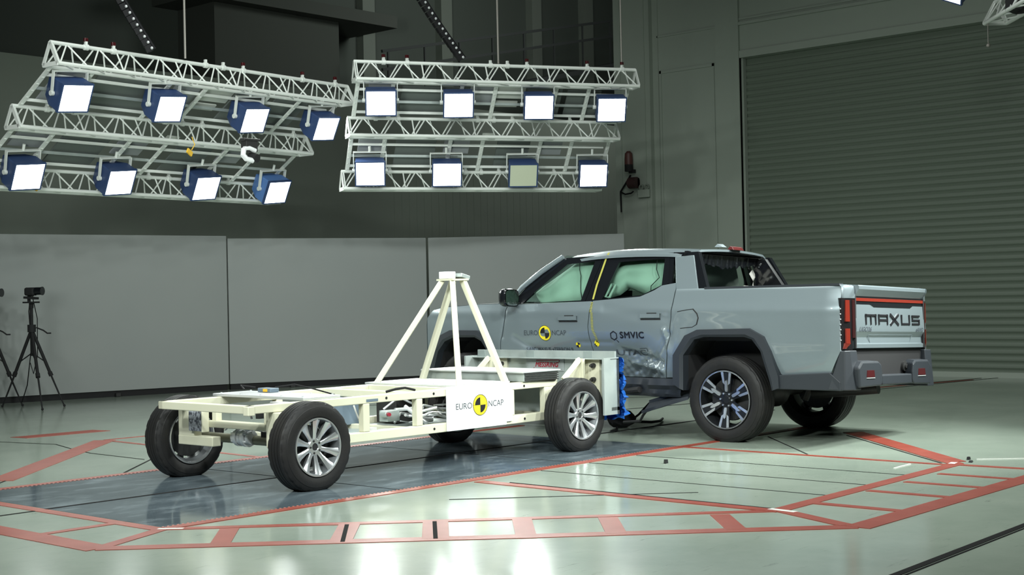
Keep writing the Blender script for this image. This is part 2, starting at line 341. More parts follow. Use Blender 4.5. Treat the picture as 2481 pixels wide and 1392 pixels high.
for y in (GY0 + 0.03, GY1 - 0.03):
    n = 150
    for k in range(n):
        x = GX0 + (GX1 - GX0) * k / n
        dx = 0.02
        P = [(x, y - 0.02), (x + 0.016, y - 0.02), (x + 0.016 + dx, y + 0.02), (x + dx, y + 0.02)]
        hmb.prism([V((*p, -0.005)) for p in P], [V((*p, 0.0045)) for p in P])
hmb.build('hatched_strip', M['hatch'], FLOOR, smooth=None)
wmb = MB()
for a, b, w_ in (((3.30, -2.78), (3.60, -2.76), 0.015), ((1.00, -3.30), (1.02, -3.10), 0.05), ((3.76, -3.02), (3.86, -3.0), 0.05), ((-1.70, -0.50), (-1.60, -0.62), 0.04), ((4.15, -3.05), (4.4, -3.35), 0.015)): line(wmb, a, b, w_, 0.005)
wmb.build('scuff_mark', mat('pale_scuff', (0.55, 0.55, 0.52), 0.6), FLOOR, smooth=None)

# ------------------------------------------------------------------ screen boards behind the vehicles
def screen(a, b, z0, z1, label, under=True):
    a, b = V((*a, 0)), V((*b, 0)); d = (b - a); L = d.length; ang = atan2(d.y, d.x)
    root = thing('screen_panel', label, 'screen panel', a, ang, 'grey screen boards along the back of the test area')
    m = MB(); m.span((0.006, 0, z0), (L - 0.006, 0.06, z1)); m.build('board', M['screen'], root, smooth=None, bevel=0.004)
    m = MB(); m.span((0.02, 0.03, 0.0), (L - 0.02, 0.14, z0)); m.span((0.02, 0.06, z0), (L - 0.02, 0.11, z1 - 0.05)); m.build('base_rail', M['matt_black'], root, smooth=None)
    m = MB()
    for x in (L * 0.3, L * 0.72): m.box((x, -0.03, 0.03), (0.07, 0.06, 0.05)); m.tube((x, -0.05, 0.03), (x, -0.015, 0.03), 0.026, 12)
    m.build('caster', M['steel_dark'], root)
screen((0.6, 11.62), (6.945, 10.337), 0.09, 2.40, 'wide grey screen board standing behind the two tripods, left of the black seam')
screen((6.952, 10.335), (9.955, 8.965), 0.09, 2.36, 'grey screen board between the black seam and the folded corner, behind the trolley tripod frame')
screen((9.968, 8.945), (12.13, 6.52), 0.09, 2.36, 'short grey screen board ending beside the corner pilaster, behind the pickup roof')

# ------------------------------------------------------------------ wheels
def tyre_mesh(o, a, u, w, R, wd, rr, zflat, n=96):
    h = R - rr
    half = [(-0.022, rr + 0.001), (-0.006, rr + 0.10 * h), (0.001, rr + 0.30 * h), (0.003, rr + 0.5 * h), (-0.002, rr + 0.68 * h), (-0.006, rr + 0.70 * h), (-0.010, rr + 0.80 * h), (-0.022, rr + 0.93 * h), (-0.036, R - 0.004)]
    tread = []; g = 4
    x0, x1 = -0.040, -wd + 0.040
    for k in range(g):
        xa = x0 + (x1 - x0) * (k + 0.78) / (g); xb = x0 + (x1 - x0) * (k + 1.0) / g
        xs = x0 + (x1 - x0) * k / g
        tread += [(xs, R)]
        if k < g - 1: tread += [(xa, R), (xa - 0.001, R - 0.008), (xb + 0.001, R - 0.008)]
        else: tread += [(x1, R)]
    other = [(-wd - x, r) for x, r in half[::-1]]
    prof = half + tread + other
    nh = len(half)
    def mod(i, k, r):
        if i in (nh - 1, nh - 2, nh + len(tread), nh + len(tread) + 1) and (k % 4 in (0,)): return r - 0.006
        return r
    mb = MB(); mb.lathe(prof, (o, a, u, w), n, 0, mod)
    if zflat is not None: mb.v = [(x, y, max(z, zflat + 0.25 * max(0, 0) )) for x, y, z in mb.v]
    return mb
def frame_for(o, out):
    a = V(out).normalized(); w = V((0, 0, 1)); u = w.cross(a).normalized()
    return V(o), a, u, w
def P3(fr, x, r, t): o, a, u, w = fr; return o + a * x + (u * cos(t) + w * sin(t)) * r
def wheel(parent, o, out, R, wd, rr, style, zflat=0.0, phase=0.0):
    fr = frame_for(o, out); root = part_empty('wheel', parent)
    tyre_mesh(*fr, R, wd, rr, zflat).build('tyre', M['tyre'], root, smooth=0.5)
    b = MB()
    b.lathe([(-0.022, rr + 0.002), (-0.008, rr + 0.001), (-0.004, rr - 0.006), (-0.010, rr - 0.014), (-0.030, rr - 0.020), (-0.07, rr - 0.035), (-wd + 0.06, rr - 0.035), (-wd + 0.022, rr - 0.006), (-wd + 0.010, rr + 0.001), (-wd + 0.022, rr + 0.002)], fr, 72)
    b.build('rim_barrel', M['dark_barrel'] if style == 'ten' else M['alloy_dark'], root, smooth=0.5)
    if style == 'ten':
        for x_, q_ in ((-0.004, 1), (-wd + 0.004, -1)):
            b = MB(); b.lathe([(x_ - q_ * .012, rr + .003), (x_ + q_ * .002, rr + .002), (x_ + q_ * .002, rr - .008), (x_ - q_ * .020, rr - .016)], fr, 72); b.build('rim_lip', M['alloy'], root, smooth=0.5)
    b = MB(); b.lathe([(-0.11, 0.0), (-0.11, rr * 0.72), (-0.135, rr * 0.74), (-0.15, 0.06), (-0.15, 0.0)], fr, 40)
    b.build('brake_disc', M['steel_dark'], root, smooth=0.5)
    if style == 'ten':
        b = MB()
        for k in range(10):
            t = phase + 2 * pi * k / 10
            secs = []
            for r, x, hw in ((0.040, -0.050, 0.016), (rr * 0.45, -0.042, 0.016), (rr * 0.75, -0.028, 0.024), (rr - 0.008, -0.012, 0.036)):
                c = P3(fr, x, r, t); tv = (fr[2] * -sin(t) + fr[3] * cos(t))
                secs.append([c - tv * hw, c - tv * hw * 0.25 + fr[1] * 0.006, c + tv * hw * 0.25 + fr[1] * 0.006, c + tv * hw, c + tv * hw * 0.8 - fr[1] * 0.03, c - tv * hw * 0.8 - fr[1] * 0.03])
            b.grid([[*s, s[0]] for s in secs])
        b.lathe([(-0.044, 0.026), (-0.040, 0.030), (-0.040, 0.056), (-0.050, 0.066), (-0.075, 0.066)], fr, 40)
        b.build('spoke', M['alloy'], root, smooth=0.5)
        b = MB(); b.lathe([(-0.046, 0.0), (-0.046, 0.027)], fr, 24)
        for k in range(5):
            t = phase + 0.3 + 2 * pi * k / 5; b.tube(P3(fr, -0.05, 0.045, t), P3(fr, -0.037, 0.045, t), 0.008, 8)
        b.build('hub_cap', M['matt_black'], root)
    else:
        b = MB(); sil = MB()
        for k in range(6):
            t = phase + 2 * pi * k / 6
            tv = (fr[2] * -sin(t) + fr[3] * cos(t)); rv = (fr[2] * cos(t) + fr[3] * sin(t))
            def pt(r, y, x): return fr[0] + rv * r + tv * y + fr[1] * x
            b.prism([pt(0.05, -0.030, -0.045), pt(0.05, 0.030, -0.045), pt(rr - 0.008, 0.058, -0.014), pt(rr - 0.008, -0.058, -0.014)],
                    [pt(0.05, -0.022, -0.075), pt(0.05, 0.022, -0.075), pt(rr - 0.008, 0.045, -0.045), pt(rr - 0.008, -0.045, -0.045)])
            for sgn in (-1, 1):
                q = [(rr * 0.50, 0.016), (rr * 0.56, 0.038), (rr - 0.008, 0.056), (rr - 0.008, 0.030)]
                A = [pt(r, sgn * y, -0.045 + 0.031 * (r - 0.05) / (rr - 0.058) + 0.004) for r, y in q]
                sil.prism(A, [p - fr[1] * 0.01 for p in A])
            q = [(rr * 0.27, -0.010), (rr * 0.34, -0.015), (rr * 0.60, -0.012), (rr * 0.66, 0.0), (rr * 0.60, 0.012), (rr * 0.34, 0.015), (rr * 0.27, 0.010)]
            A = [pt(r, y, -0.045 + 0.031 * (r - 0.05) / (rr - 0.058) + 0.012) for r, y in q]
            sil.prism(A, [p - fr[1] * 0.016 for p in A])
        sil.lathe([(-0.012, rr - 0.001), (-0.005, rr - 0.002), (-0.005, rr - 0.011), (-0.014, rr - 0.013)], fr, 72)
        b.lathe([(-0.034, 0.0), (-0.034, 0.034), (-0.042, 0.040), (-0.044, 0.078), (-0.06, 0.085)], fr, 40)
        b.build('spoke', M['alloy_dark'], root, smooth=0.5)
        sil.build('spoke_face', M['alloy'], root, smooth=0.5)
        b = MB()
        for k in range(6):
            t = phase + pi / 6 + 2 * pi * k / 6; b.tube(P3(fr, -0.045, 0.060, t), P3(fr, -0.032, 0.060, t), 0.0085, 8)
        b.build('wheel_nut', M['alloy'], root)
    return root

# ------------------------------------------------------------------ lettering
def text_geo(txt, size, width=None, bold=0.0, shear=0.0, spacing=1.0):
    c = bpy.data.curves.new('lettering', 'FONT'); c.body = txt; c.size = size; c.offset = bold; c.shear = shear; c.space_character = spacing
    c.align_x = 'CENTER'; c.align_y = 'CENTER'; c.resolution_u = 4
    o = bpy.data.objects.new('lettering', c); COL.objects.link(o); dg = bpy.context.evaluated_depsgraph_get(); dg.update()
    me = bpy.data.meshes.new_from_object(o.evaluated_get(dg)); vs = [v.co.copy() for v in me.vertices]; fs = [tuple(p.vertices) for p in me.polygons]
    bpy.data.objects.remove(o); bpy.data.meshes.remove(me); bpy.data.curves.remove(c)
    if width:
        x0 = min(v.x for v in vs); x1 = max(v.x for v in vs); k = width / (x1 - x0); vs = [V((v.x * k, v.y, 0)) for v in vs]
    return vs, fs
def lettering(name, txt, size, width, mapf, m, parent, bold=0.0, shear=0.0, spacing=1.0, thick=0.0):
    vs, fs = text_geo(txt, size, width, bold, shear, spacing)
    b = MB()
    for i, (ox, oy) in enumerate(((0, 0), (1, 0), (-1, 0), (0, 1), (0, -1)) if thick else ((0, 0),)): b.add([mapf(v.x + ox * thick, v.y + oy * thick, i * 0.0001) for v in vs], fs)
    return b.build(name, m, parent, smooth=None, recalc=False)
def disc_pts(r, n, a0=0.0, a1=2 * pi): return [(r * cos(a0 + (a1 - a0) * k / n), r * sin(a0 + (a1 - a0) * k / n)) for k in range(n + (0 if abs(a1 - a0 - 2 * pi) < 1e-6 else 1))]
def roundel(mapf, r, parent, ring=True, rot=0.0, quad=(1, 3), qr=0.72, name='target_roundel'):
    g = part_empty(name, parent)
    b = MB(); p = disc_pts(r, 36); b.add([mapf(x, y, 0.0) for x, y in p], [tuple(range(36))]); b.build('disc', M['yellow'], g, smooth=None, recalc=False)
    b = MB()
    for q in quad:
        p = [(0, 0)] + disc_pts(r * qr, 10, q * pi / 2 + rot, (q + 1) * pi / 2 + rot); b.add([mapf(x, y, 0.0015) for x, y in p], [tuple(range(len(p)))])
    if ring:
        o = disc_pts(r, 36); i = disc_pts(r * 0.95, 36); b.grid([[mapf(x, y, 0.0015) for x, y in o], [mapf(x, y, 0.0015) for x, y in i]], 0, True)
        for dx, dy in ((1, 0), (-1, 0)): b.add([mapf(0.7 * r * dx, -0.006 * r, 0.0015), mapf(r * dx, -0.012 * r, 0.0015), mapf(r * dx, 0.012 * r, 0.0015), mapf(0.7 * r * dx, 0.006 * r, 0.0015)], [(0, 1, 2, 3)])
    b.build('quadrant_mark', M['ink'], g, smooth=None, recalc=False)
    return g

# ------------------------------------------------------------------ crash trolley (moving barrier)
TR = thing('crash_trolley', 'cream tubular crash trolley on four road wheels with a pyramid mast and galvanised front barrier', 'trolley')
YN, YF = 0.308, 1.422; YC = 0.865
ZU0, ZU1, ZL0, ZL1 = 0.562, 0.622, 0.272, 0.345
for (x, y, out) in ((0, 0, -1), (3.0, 0, -1), (0, 1.73, 1), (3.0, 1.73, 1)):
    wheel(TR, (x, y, 0.312), (0, out, 0), 0.327, 0.205, 0.209, 'ten', 0.0, 0.35 if x == 0 else 0.55)
T6 = 0.060
def rails(name, segs, m=M['cream'], bev=0.006):
    b = MB()
    for a, c in segs: b.span(a, c)
    return b.build(name, m, TR, smooth=None, bevel=bev)
for ya in (YN, YF - T6):
    rails('upper_rail', [((-0.384, ya, ZU0), (3.02, ya + T6, ZU1))])
    rails('lower_rail', [((0.35, ya, ZL0), (3.02, ya + T6, ZL1))])
    for x in (0.71, 1.28, 2.38, 2.84): rails('upright_post', [((x, ya, ZL1), (x + 0.065, ya + T6, ZU0))])
    b = MB(); b.prism([V((2.84, ya - 0.002, ZL1)), V((3.02, ya - 0.002, ZL1)), V((3.02, ya - 0.002, ZU0)), V((2.9, ya - 0.002, ZU0))], [V((2.84, ya + T6, ZL1)), V((3.02, ya + T6, ZL1)), V((3.02, ya + T6, ZU0)), V((2.9, ya + T6, ZU0))])
    b.build('corner_plate', M['cream'], TR, smooth=None)
rails('rear_crossbar', [((-0.384, YN, ZU0), (-0.324, YF, ZU1)), ((-0.392, YN - 0.006, ZU0 - 0.012), (-0.330, YN + 0.055, ZU1 - 0.004))])
for x in (1.20, 1.72, 2.40, 2.96): rails('cross_member', [((x, YN + T6, ZU0), (x + T6, YF - T6, ZU1))])
for x in (0.40, 1.30, 2.40, 2.95): rails('floor_member', [((x, YN + T6, ZL0), (x + T6, YF - T6, ZL0 + 0.055))])
rails('deck_floor', [((0.45, YN + T6, ZL0 + 0.005), (2.95, YF - T6, ZL0 + 0.018))], M['galv'])
# rear axle and hangers
rails('axle_hanger', [((-0.158, 1.29, 0.34), (-0.082, 1.488, 0.562)), ((-0.16, 1.05, 0.272), (-0.08, 1.49, 0.345))])
rails('axle_hanger', [((-0.16, 0.24, 0.30), (-0.08, 0.40, 0.56))])
rails('patched_box', [((-0.19, 1.14, 0.385), (-0.13, 1.31, 0.54))], M['carbon'])
rails('box_edge', [((-0.195, 1.125, 0.38), (-0.13, 1.142, 0.542))])
rails('rear_lower_bar', [((-0.13, 0.36, 0.415), (-0.06, 1.14, 0.468))])
for y in (1.05, 0.42): rails('hanger_post', [((-0.12, y, 0.465), (-0.065, y + 0.055, ZU0))])
b = MB(); b.tube((0, 0.2, 0.325), (0, 1.55, 0.325), 0.036, 16); b.build('axle_tube', mat('axle_olive', (0.20, 0.20, 0.14), 0.5, 0.3), TR)
b = MB(); b.tube((-0.02, 0.40, 0.335), (-0.02, 0.48, 0.335), 0.043, 16); b.tube((0.0, 0.21, 0.32), (0.0, 0.25, 0.32), 0.07, 16); b.build('axle_collar', M['brass'], TR)
b = MB()
for i, (y, r) in enumerate(((0.93, 0.055), (0.89, 0.07), (0.85, 0.062), (0.80, 0.072), (0.76, 0.05))): b.tube((-0.03, y, 0.345), (-0.03, y - 0.032, 0.345), r, 20)
for k in range(5): b.tube((-0.03 + 0.05 * cos(k * 1.25), 0.93, 0.345 + 0.05 * sin(k * 1.25)), (-0.03 + 0.05 * cos(k * 1.25), 0.75, 0.345 + 0.05 * sin(k * 1.25)), 0.010, 8)
b.path([(-0.05, 0.86, 0.42), (-0.08, 0.95, 0.43), (-0.06, 1.02, 0.40)], 0.012); b.path([(-0.06, 0.75, 0.41), (-0.08, 0.66, 0.43), (-0.04, 0.60, 0.41)], 0.016)
b.build('brake_gear', M['alu'], TR)
b = MB(); b.box((0.05, 0.55, 0.37), (0.14, 0.18, 0.05)); b.build('tray', M['ink'], TR, smooth=None)
b = MB(); b.box((-0.04, 0.62, 0.52), (0.05, 0.04, 0.05)); b.path([(-0.04, 0.64, 0.54), (-0.05, 0.70, 0.57), (-0.04, 0.74, 0.53), (-0.04, 0.72, 0.49)], 0.008)
b.build('valve', M['ink'], TR)
# deck plates and boxes
b = MB(); b.box((0.34, YC + 0.05, 0.634), (0.36, 1.12, 0.022)); b.build('deck_plate', M['alu'], TR, smooth=None, bevel=0.004)
b = MB()
for k in range(5):
    for x in (0.19, 0.48): b.tube((x, 0.40 + k * 0.25, 0.643), (x, 0.40 + k * 0.25, 0.654), 0.008, 8)
b.build('plate_bolt', M['alu'], TR)
b = MB(); b.box((0.46, 1.15, 0.662), (0.09, 0.16, 0.032)); b.build('data_logger', M['bluegrey'], TR, smooth=None, bevel=0.005)
b = MB(); b.box((0.412, 1.13, 0.662), (0.006, 0.05, 0.022)); b.build('logger_tag', M['orange'], TR, smooth=None)
b = MB(); b.path([(0.52, 1.14, 0.68), (0.62, 1.02, 0.70), (0.75, 0.95, 0.66), (0.95, 0.92, 0.60)], 0.006); b.build('signal_cable', M['cable'], TR)
b = MB(); b.path([(1.05, 0.42, 0.63), (1.10, 0.36, 0.65), (1.2, 0.36, 0.655), (1.32, 0.37, 0.63)], 0.010); b.build('signal_cable', M['cable'], TR)
b = MB(); b.path([(0.45, 1.30, 0.68), (0.35, 1.36, 0.70), (0.30, 1.25, 0.675)], 0.006)
b.build('signal_cable', M['cable'], TR)
b = MB(); b.box((2.10, YC + 0.04, 0.630), (0.64, 1.14, 0.016)); b.build('deck_plate', M['alu'], TR, smooth=None, bevel=0.003)
b = MB()
for k in range(8): b.tube((1.82, 0.38 + k * 0.14, 0.637), (1.82, 0.38 + k * 0.14, 0.646), 0.007, 8)
for k in range(6): b.tube((1.86 + k * 0.09, 0.335, 0.637), (1.86 + k * 0.09, 0.335, 0.646), 0.007, 8)
b.build('plate_bolt', M['alu'], TR)
b = MB(); b.box((2.78, 0.90, 0.662), (0.46, 1.22, 0.075)); b.build('ballast_box', M['galv'], TR, smooth=None, bevel=0.004)
b = MB(); b.box((2.77, 0.90, 0.706), (0.50, 1.26, 0.014)); b.build('box_lid', M['alu'], TR, smooth=None, bevel=0.003)
b = MB()
for k in range(4): b.box((2.78, 0.284, 0.634 + k * 0.018), (0.44, 0.014, 0.009), Euler((0, 0.03, 0)).to_matrix())
b.build('louvre_strip', M['steel_dark'], TR, smooth=None)
# pyramid mast
AX, AY, AZ = 2.28, 0.86, 1.515
for (x, y, sx, sy) in ((1.80, YN + .03, -1, -1), (2.375, YN + .03, 1, -1), (1.83, YF - .03, -1, 1), (2.40, YF - .03, 1, 1)):
    b = MB(); b.bar((x, y, ZU1 - 0.01), (AX + sx * 0.065, AY + sy * 0.06, AZ), 0.048, 0.048); b.build('mast_leg', M['cream'], TR, smooth=None, bevel=0.005)
b = MB(); b.box((AX, AY, AZ + 0.005), (0.20, 0.20, 0.016)); b.build('mast_plate', M['cream'], TR, smooth=None)
b = MB(); b.box((AX - 0.045, AY + 0.02, AZ + 0.045), (0.09, 0.12, 0.062)); b.build('mast_block', M['white'], TR, smooth=None, bevel=0.006)
b = MB(); b.box((AX + 0.07, AY - 0.02, AZ + 0.032), (0.11, 0.15, 0.035), Euler((0, 0.25, 0)).to_matrix()); b.build('mast_sensor', M['galv'], TR, smooth=None, bevel=0.005)
# sign plate
PY = 0.288
b = MB(); b.span((1.605, PY, 0.276), (2.318, PY + 0.016, 0.637)); b.span((2.318, PY + 0.004, 0.30), (2.40, PY + 0.018, 0.60)); b.build('sign_plate', M['white'], TR, smooth=None, bevel=0.003)
def mpl(x, y, e): return V((1.993 + x, PY - 0.0015 - e, 0.466 + y))
roundel(mpl, 0.088, TR)
for txt, cx, wd in (('EURO', -0.195, 0.19), ('NCAP', 0.192, 0.185)):
    lettering('sign_lettering', txt, 0.072, wd, lambda x, y, e, cx=cx: mpl(cx + x, y, e), M['ink_grey'], TR)
b = MB()
for x, z in ((1.47, 0.592), (1.47, 0.308), (2.57, 0.588), (2.57, 0.306), (0.95, 0.592)): b.tube((x, YN + 0.002, z), (x, YN - 0.003, z), 0.011, 8)
b.build('bolt_hole', M['ink'], TR)
rails('frame_badge', [((0.74, YN - 0.004, 0.575), (0.86, YN + 0.002, 0.595))], M['bluegrey'], None)
# inside the frame: brake pump, tanks, pipes
rails('battery_case', [((1.75, 1.05, 0.30), (2.10, 1.30, 0.50))], M['steel_dark'])
rails('side_case', [((1.02, 1.12, 0.32), (1.42, 1.33, 0.56))], M['bluegrey'])
rails('white_panel', [((0.62, 1.10, 0.30), (0.70, 1.34, 0.55))], M['white'])
b = MB(); b.box((1.42, 0.78, 0.40), (0.14, 0.10, 0.09)); b.tube((1.33, 0.78, 0.42), (1.33, 0.70, 0.42), 0.028, 12); b.build('pump', M['galv'], TR, smooth=0.5, bevel=0.004)
b = MB(); b.tube((1.33, 0.70, 0.42), (1.32, 0.67, 0.42), 0.015, 12); b.build('pump_cap', M['red_ink'], TR)
b = MB()
for k in range(9):
    x0 = 1.45 + random.random() * 0.25; y0 = 0.5 + random.random() * 0.6; z0 = 0.33 + random.random() * 0.14
    b.path([(x0, y0, z0), (x0 + 0.12, y0 + random.uniform(-.15, .15), z0 + random.uniform(-.03, .1)), (x0 + 0.28, y0 + random.uniform(-.2, .2), z0 + random.uniform(-.03, .05)), (x0 + 0.42, y0, z0)], random.choice((0.006, 0.010, 0.013)))
b.tube((1.55, 0.62, 0.35), (1.75, 0.62, 0.35), 0.022, 12); b.tube((1.5, 0.8, 0.44), (1.78, 0.75, 0.44), 0.016, 12); b.tube((1.62, 0.55, 0.33), (1.62, 0.80, 0.46), 0.018, 12)
b.build('pipework', M['alu'], TR)
b = MB(); b.path([(0.60, 0.55, 0.33), (0.85, 0.5, 0.31), (1.1, 0.52, 0.32), (1.35, 0.55, 0.31)], 0.010); b.path([(0.78, 0.5, 0.54), (0.80, 0.46, 0.42), (0.90, 0.5, 0.34), (1.1, 0.6, 0.32)], 0.007)
b.box((0.95, 0.52, 0.33), (0.12, 0.06, 0.04)); b.build('white_hose', M['cable_white'], TR)
# front barrier
BX0, BX1, BY0, BY1 = 3.24, 3.455, -0.045, 1.665
b = MB()
b.span((BX1 - 0.035, BY0, 0.295), (BX1, BY1, 0.79)); b.span((BX0, BY0, 0.295), (BX1, BY0 + 0.02, 0.80)); b.span((BX0, BY1 - 0.02, 0.295), (BX1, BY1, 0.80))
b.span((BX0 + 0.1, BY0, 0.33), (BX1, BY1, 0.36)); b.build('barrier_back_plate', M['galv'], TR, smooth=None)
b = MB(); b.span((BX1 - 0.045, BY0 + 0.01, 0.785), (BX1 - 0.025, BY1 - 0.02, 0.855)); b.span((BX1 - 0.12, BY0, 0.782), (BX1, BY1, 0.79)); b.build('barrier_flange', M['galv'], TR, smooth=None)
M['dull_zinc'] = mat('dull_zinc', (0.30, 0.35, 0.34), 0.5, 0.4)
for y in (0.23, 0.92, 1.55): b = MB(); b.span((BX1 - 0.052, y, 0.787), (BX1 - 0.045, y + 0.09, 0.853)); b.build('flange_stiffener', M['dull_zinc'], TR, smooth=None)
for y in (0.29, 1.41):
    b = MB()
    A = [(3.06, 0.61), (3.28, 0.79), (3.40, 0.79), (3.40, 0.29), (3.02, 0.29)]
    b.prism([V((x, y, z)) for x, z in A], [V((x, y + 0.014, z)) for x, z in A])
    b.bar((3.05, y - 0.02, 0.615), (3.29, y - 0.02, 0.785), 0.02, 0.045); b.span((3.30, y - 0.05, 0.29), (3.325, y + 0.04, 0.79))
    b.span((3.395, y - 0.16, 0.29), (3.42, y + 0.06, 0.787)); b.build('gusset', M['cream'], TR, smooth=None)
    b = MB()
    for z in (0.725, 0.60, 0.40): b.tube((3.36, y - 0.10, z), (3.395, y - 0.10, z), 0.022, 8); b.tube((3.335, y - 0.10, z), (3.365, y - 0.10, z), 0.012, 8)
    b.build('mounting_bolt', M['steel_dark'], TR)
rails('front_panel', [((3.0, YN + T6, 0.30), (3.02, YF - T6, 0.62))], M['galv'])
rails('rung', [((2.50, YF - .09, 0.49), (2.84, YF - .07, 0.505)), ((2.50, YF - .09, 0.38), (2.84, YF - .07, 0.395))], M['alu'], None)
b = MB(); b.span((BX1 - 0.042, 0.56, 0.665), (BX1 - 0.036, 1.02, 0.80)); b.build('maker_plate', mat('maker_plate', (0.40, 0.44, 0.44), 0.45, 0.3), TR, smooth=None)
def mmk(x, y, e): return V((BX1 - 0.0445 - e, 0.77 - x, 0.722 + y))
lettering('maker_lettering', 'MESSRING', 0.062, 0.28, mmk, M['red_ink'], TR, bold=0.0, shear=0.25, spacing=1.05, thick=.0022)
b = MB()
for sgn in (1, -1):
    pts = [(-0.125, 0.040), (0.150, 0.046), (0.158, 0.042), (0.152, 0.026)]
    for i in range(3):
        (x0, y0), (x1, y1) = pts[i], pts[i + 1]; dx, dy = x1 - x0, y1 - y0; l = sqrt(dx * dx + dy * dy); nx, ny = -dy / l * 0.004, dx / l * 0.004
        b.add([mmk(sgn * (x0 - nx), sgn * (y0 - ny), 0.001), mmk(sgn * (x1 - nx), sgn * (y1 - ny), 0.001), mmk(sgn * (x1 + nx), sgn * (y1 + ny), 0.001), mmk(sgn * (x0 + nx), sgn * (y0 + ny), 0.001)], [(0, 1, 2, 3)])
b.build('maker_swoosh', M['red_ink'], TR, smooth=None, recalc=False)
# crushed honeycomb face
rows = []
rnd = random.Random(3)
nz, ny = 30, 70
for i in range(nz + 1):
    z = 0.26 + (0.80 - 0.26) * i / nz; row = []
    for j in range(ny + 1):
        y = BY0 - 0.03 + (BY1 - BY0 + 0.06) * j / ny
        edge = min(i, nz - i) == 0 or min(j, ny - j) == 0
        x = BX1 + 0.002 if edge else BX1 + 0.075 + 0.030 * sin(z * 41 + y * 9) * sin(y * 27) + rnd.uniform(-0.018, 0.018) - (0.03 if z > 0.66 else 0) + 0.05 * max(0, 0.40 - z) / 0.14
        row.append(V((x, y + (rnd.uniform(-0.012, 0.012) if not edge else rnd.uniform(-0.03, 0.012) * (1 if j == 0 else -1)), z + rnd.uniform(-0.01, 0.01) - (0.03 * rnd.random() if i == 0 else 0))))
    rows.append(row)
b = MB(); b.grid(rows); b.span((BX1, BY0 + 0.02, 0.30), (BX1 + 0.02, BY1 - 0.02, 0.78))
b.build('honeycomb_face', M['blue_foil'], TR, smooth=0.35)
b = MB(); b.span((3.28, 0.1, 0.235), (3.45, 1.6, 0.29)); b.build('foil_skirt', M['blue_foil'], TR, smooth=None)

# ------------------------------------------------------------------ pickup truck
W_ = 1.80; CN = W_ / 2
TK = thing('pickup_truck', 'silver grey crew cab pickup with crushed left doors and deployed window airbags', 'truck', (4.2407, -0.6303, 0), pi / 2 + 0.0299)
def T(fw, n, z): return V((fw, -n, z - 0.035 * n))
def sm(a, b, x):
    t = max(0.0, min(1.0, (x - a) / (b - a))); return t * t * (3 - 2 * t)
CREASE = [((1.20, .83), (.70, .715), .026, .028), ((1.10, .70), (.70, .64), -.030, .030), ((.60, .98), (.82, .68), .022, .025), ((1.35, 1.22), (.62, 1.14), .010, .05),
          ((1.10, .62), (.95, .72), .020, .018), ((.95, .60), (.80, .70), -.018, .016), ((.86, .60), (.70, .68), .018, .016), ((2.62, 1.20), (2.66, .95), .012, .02), ((2.5, .95), (2.2, .80), .012, .03), ((.66, 1.02), (.60, .80), -.016, .02), ((1.7, .90), (1.30, .90), .008, .02)]
def dent(fw, z):
    if not 0.5 < fw < 2.75: return 0.0
    d = 0.15 * sm(.66, 1.02, fw) * (1 - sm(2.15, 2.45, fw)) * (1 - sm(.55, 1.02, z)) + 0.022 * sm(.6, 1.3, fw) * (1 - sm(1.6, 2.5, fw)) * (1 - sm(.9, 1.35, z))
    for (a, b, amp, wd) in CREASE:
        ax, az = a; bx, bz = b; L2 = (bx - ax) ** 2 + (bz - az) ** 2; t = ((fw - ax) * (bx - ax) + (z - az) * (bz - az)) / L2; tt = max(0, min(1, t))
        dd = (fw - ax - tt * (bx - ax)) ** 2 + (z - az - tt * (bz - az)) ** 2
        d += amp * math.exp(-dd / wd ** 2)
    if z < .88 and .62 < fw < 1.35: d += 0.006 * sin(fw * 61 + z * 35) * sin(z * 83 - fw * 22) * (1 - sm(.72, .88, z)) * sm(.62, .75, fw)
    return d
def NB(z): return 0.075 + 0.335 * (z - 1.3)
def N0(fw, z):
    if z < .9: n = .02 + .05 * ((.9 - z) / .35) ** 2
    elif z < 1.08: n = .02
    else: n = .02 + .06 * ((z - 1.08) / .3) ** 1.6
    n -= 0.010 * math.exp(-((z - 1.20) / 0.05) ** 2)
    if fw < -1.0: n += .02 * ((-1.0 - fw) / .15) ** 2
    if fw > 3.35: n += .09 * ((fw - 3.35) / .45) ** 2
    return n
def N(fw, z): return N0(fw, z) + dent(fw, z)
def lerp_pts(pts):
    def f(x):
        if x <= pts[0][0]: return pts[0][1]
        for (a, b), (c, d) in zip(pts, pts[1:]):
            if x <= c: return b + (d - b) * (x - a) / (c - a)
        return pts[-1][1]
    return f
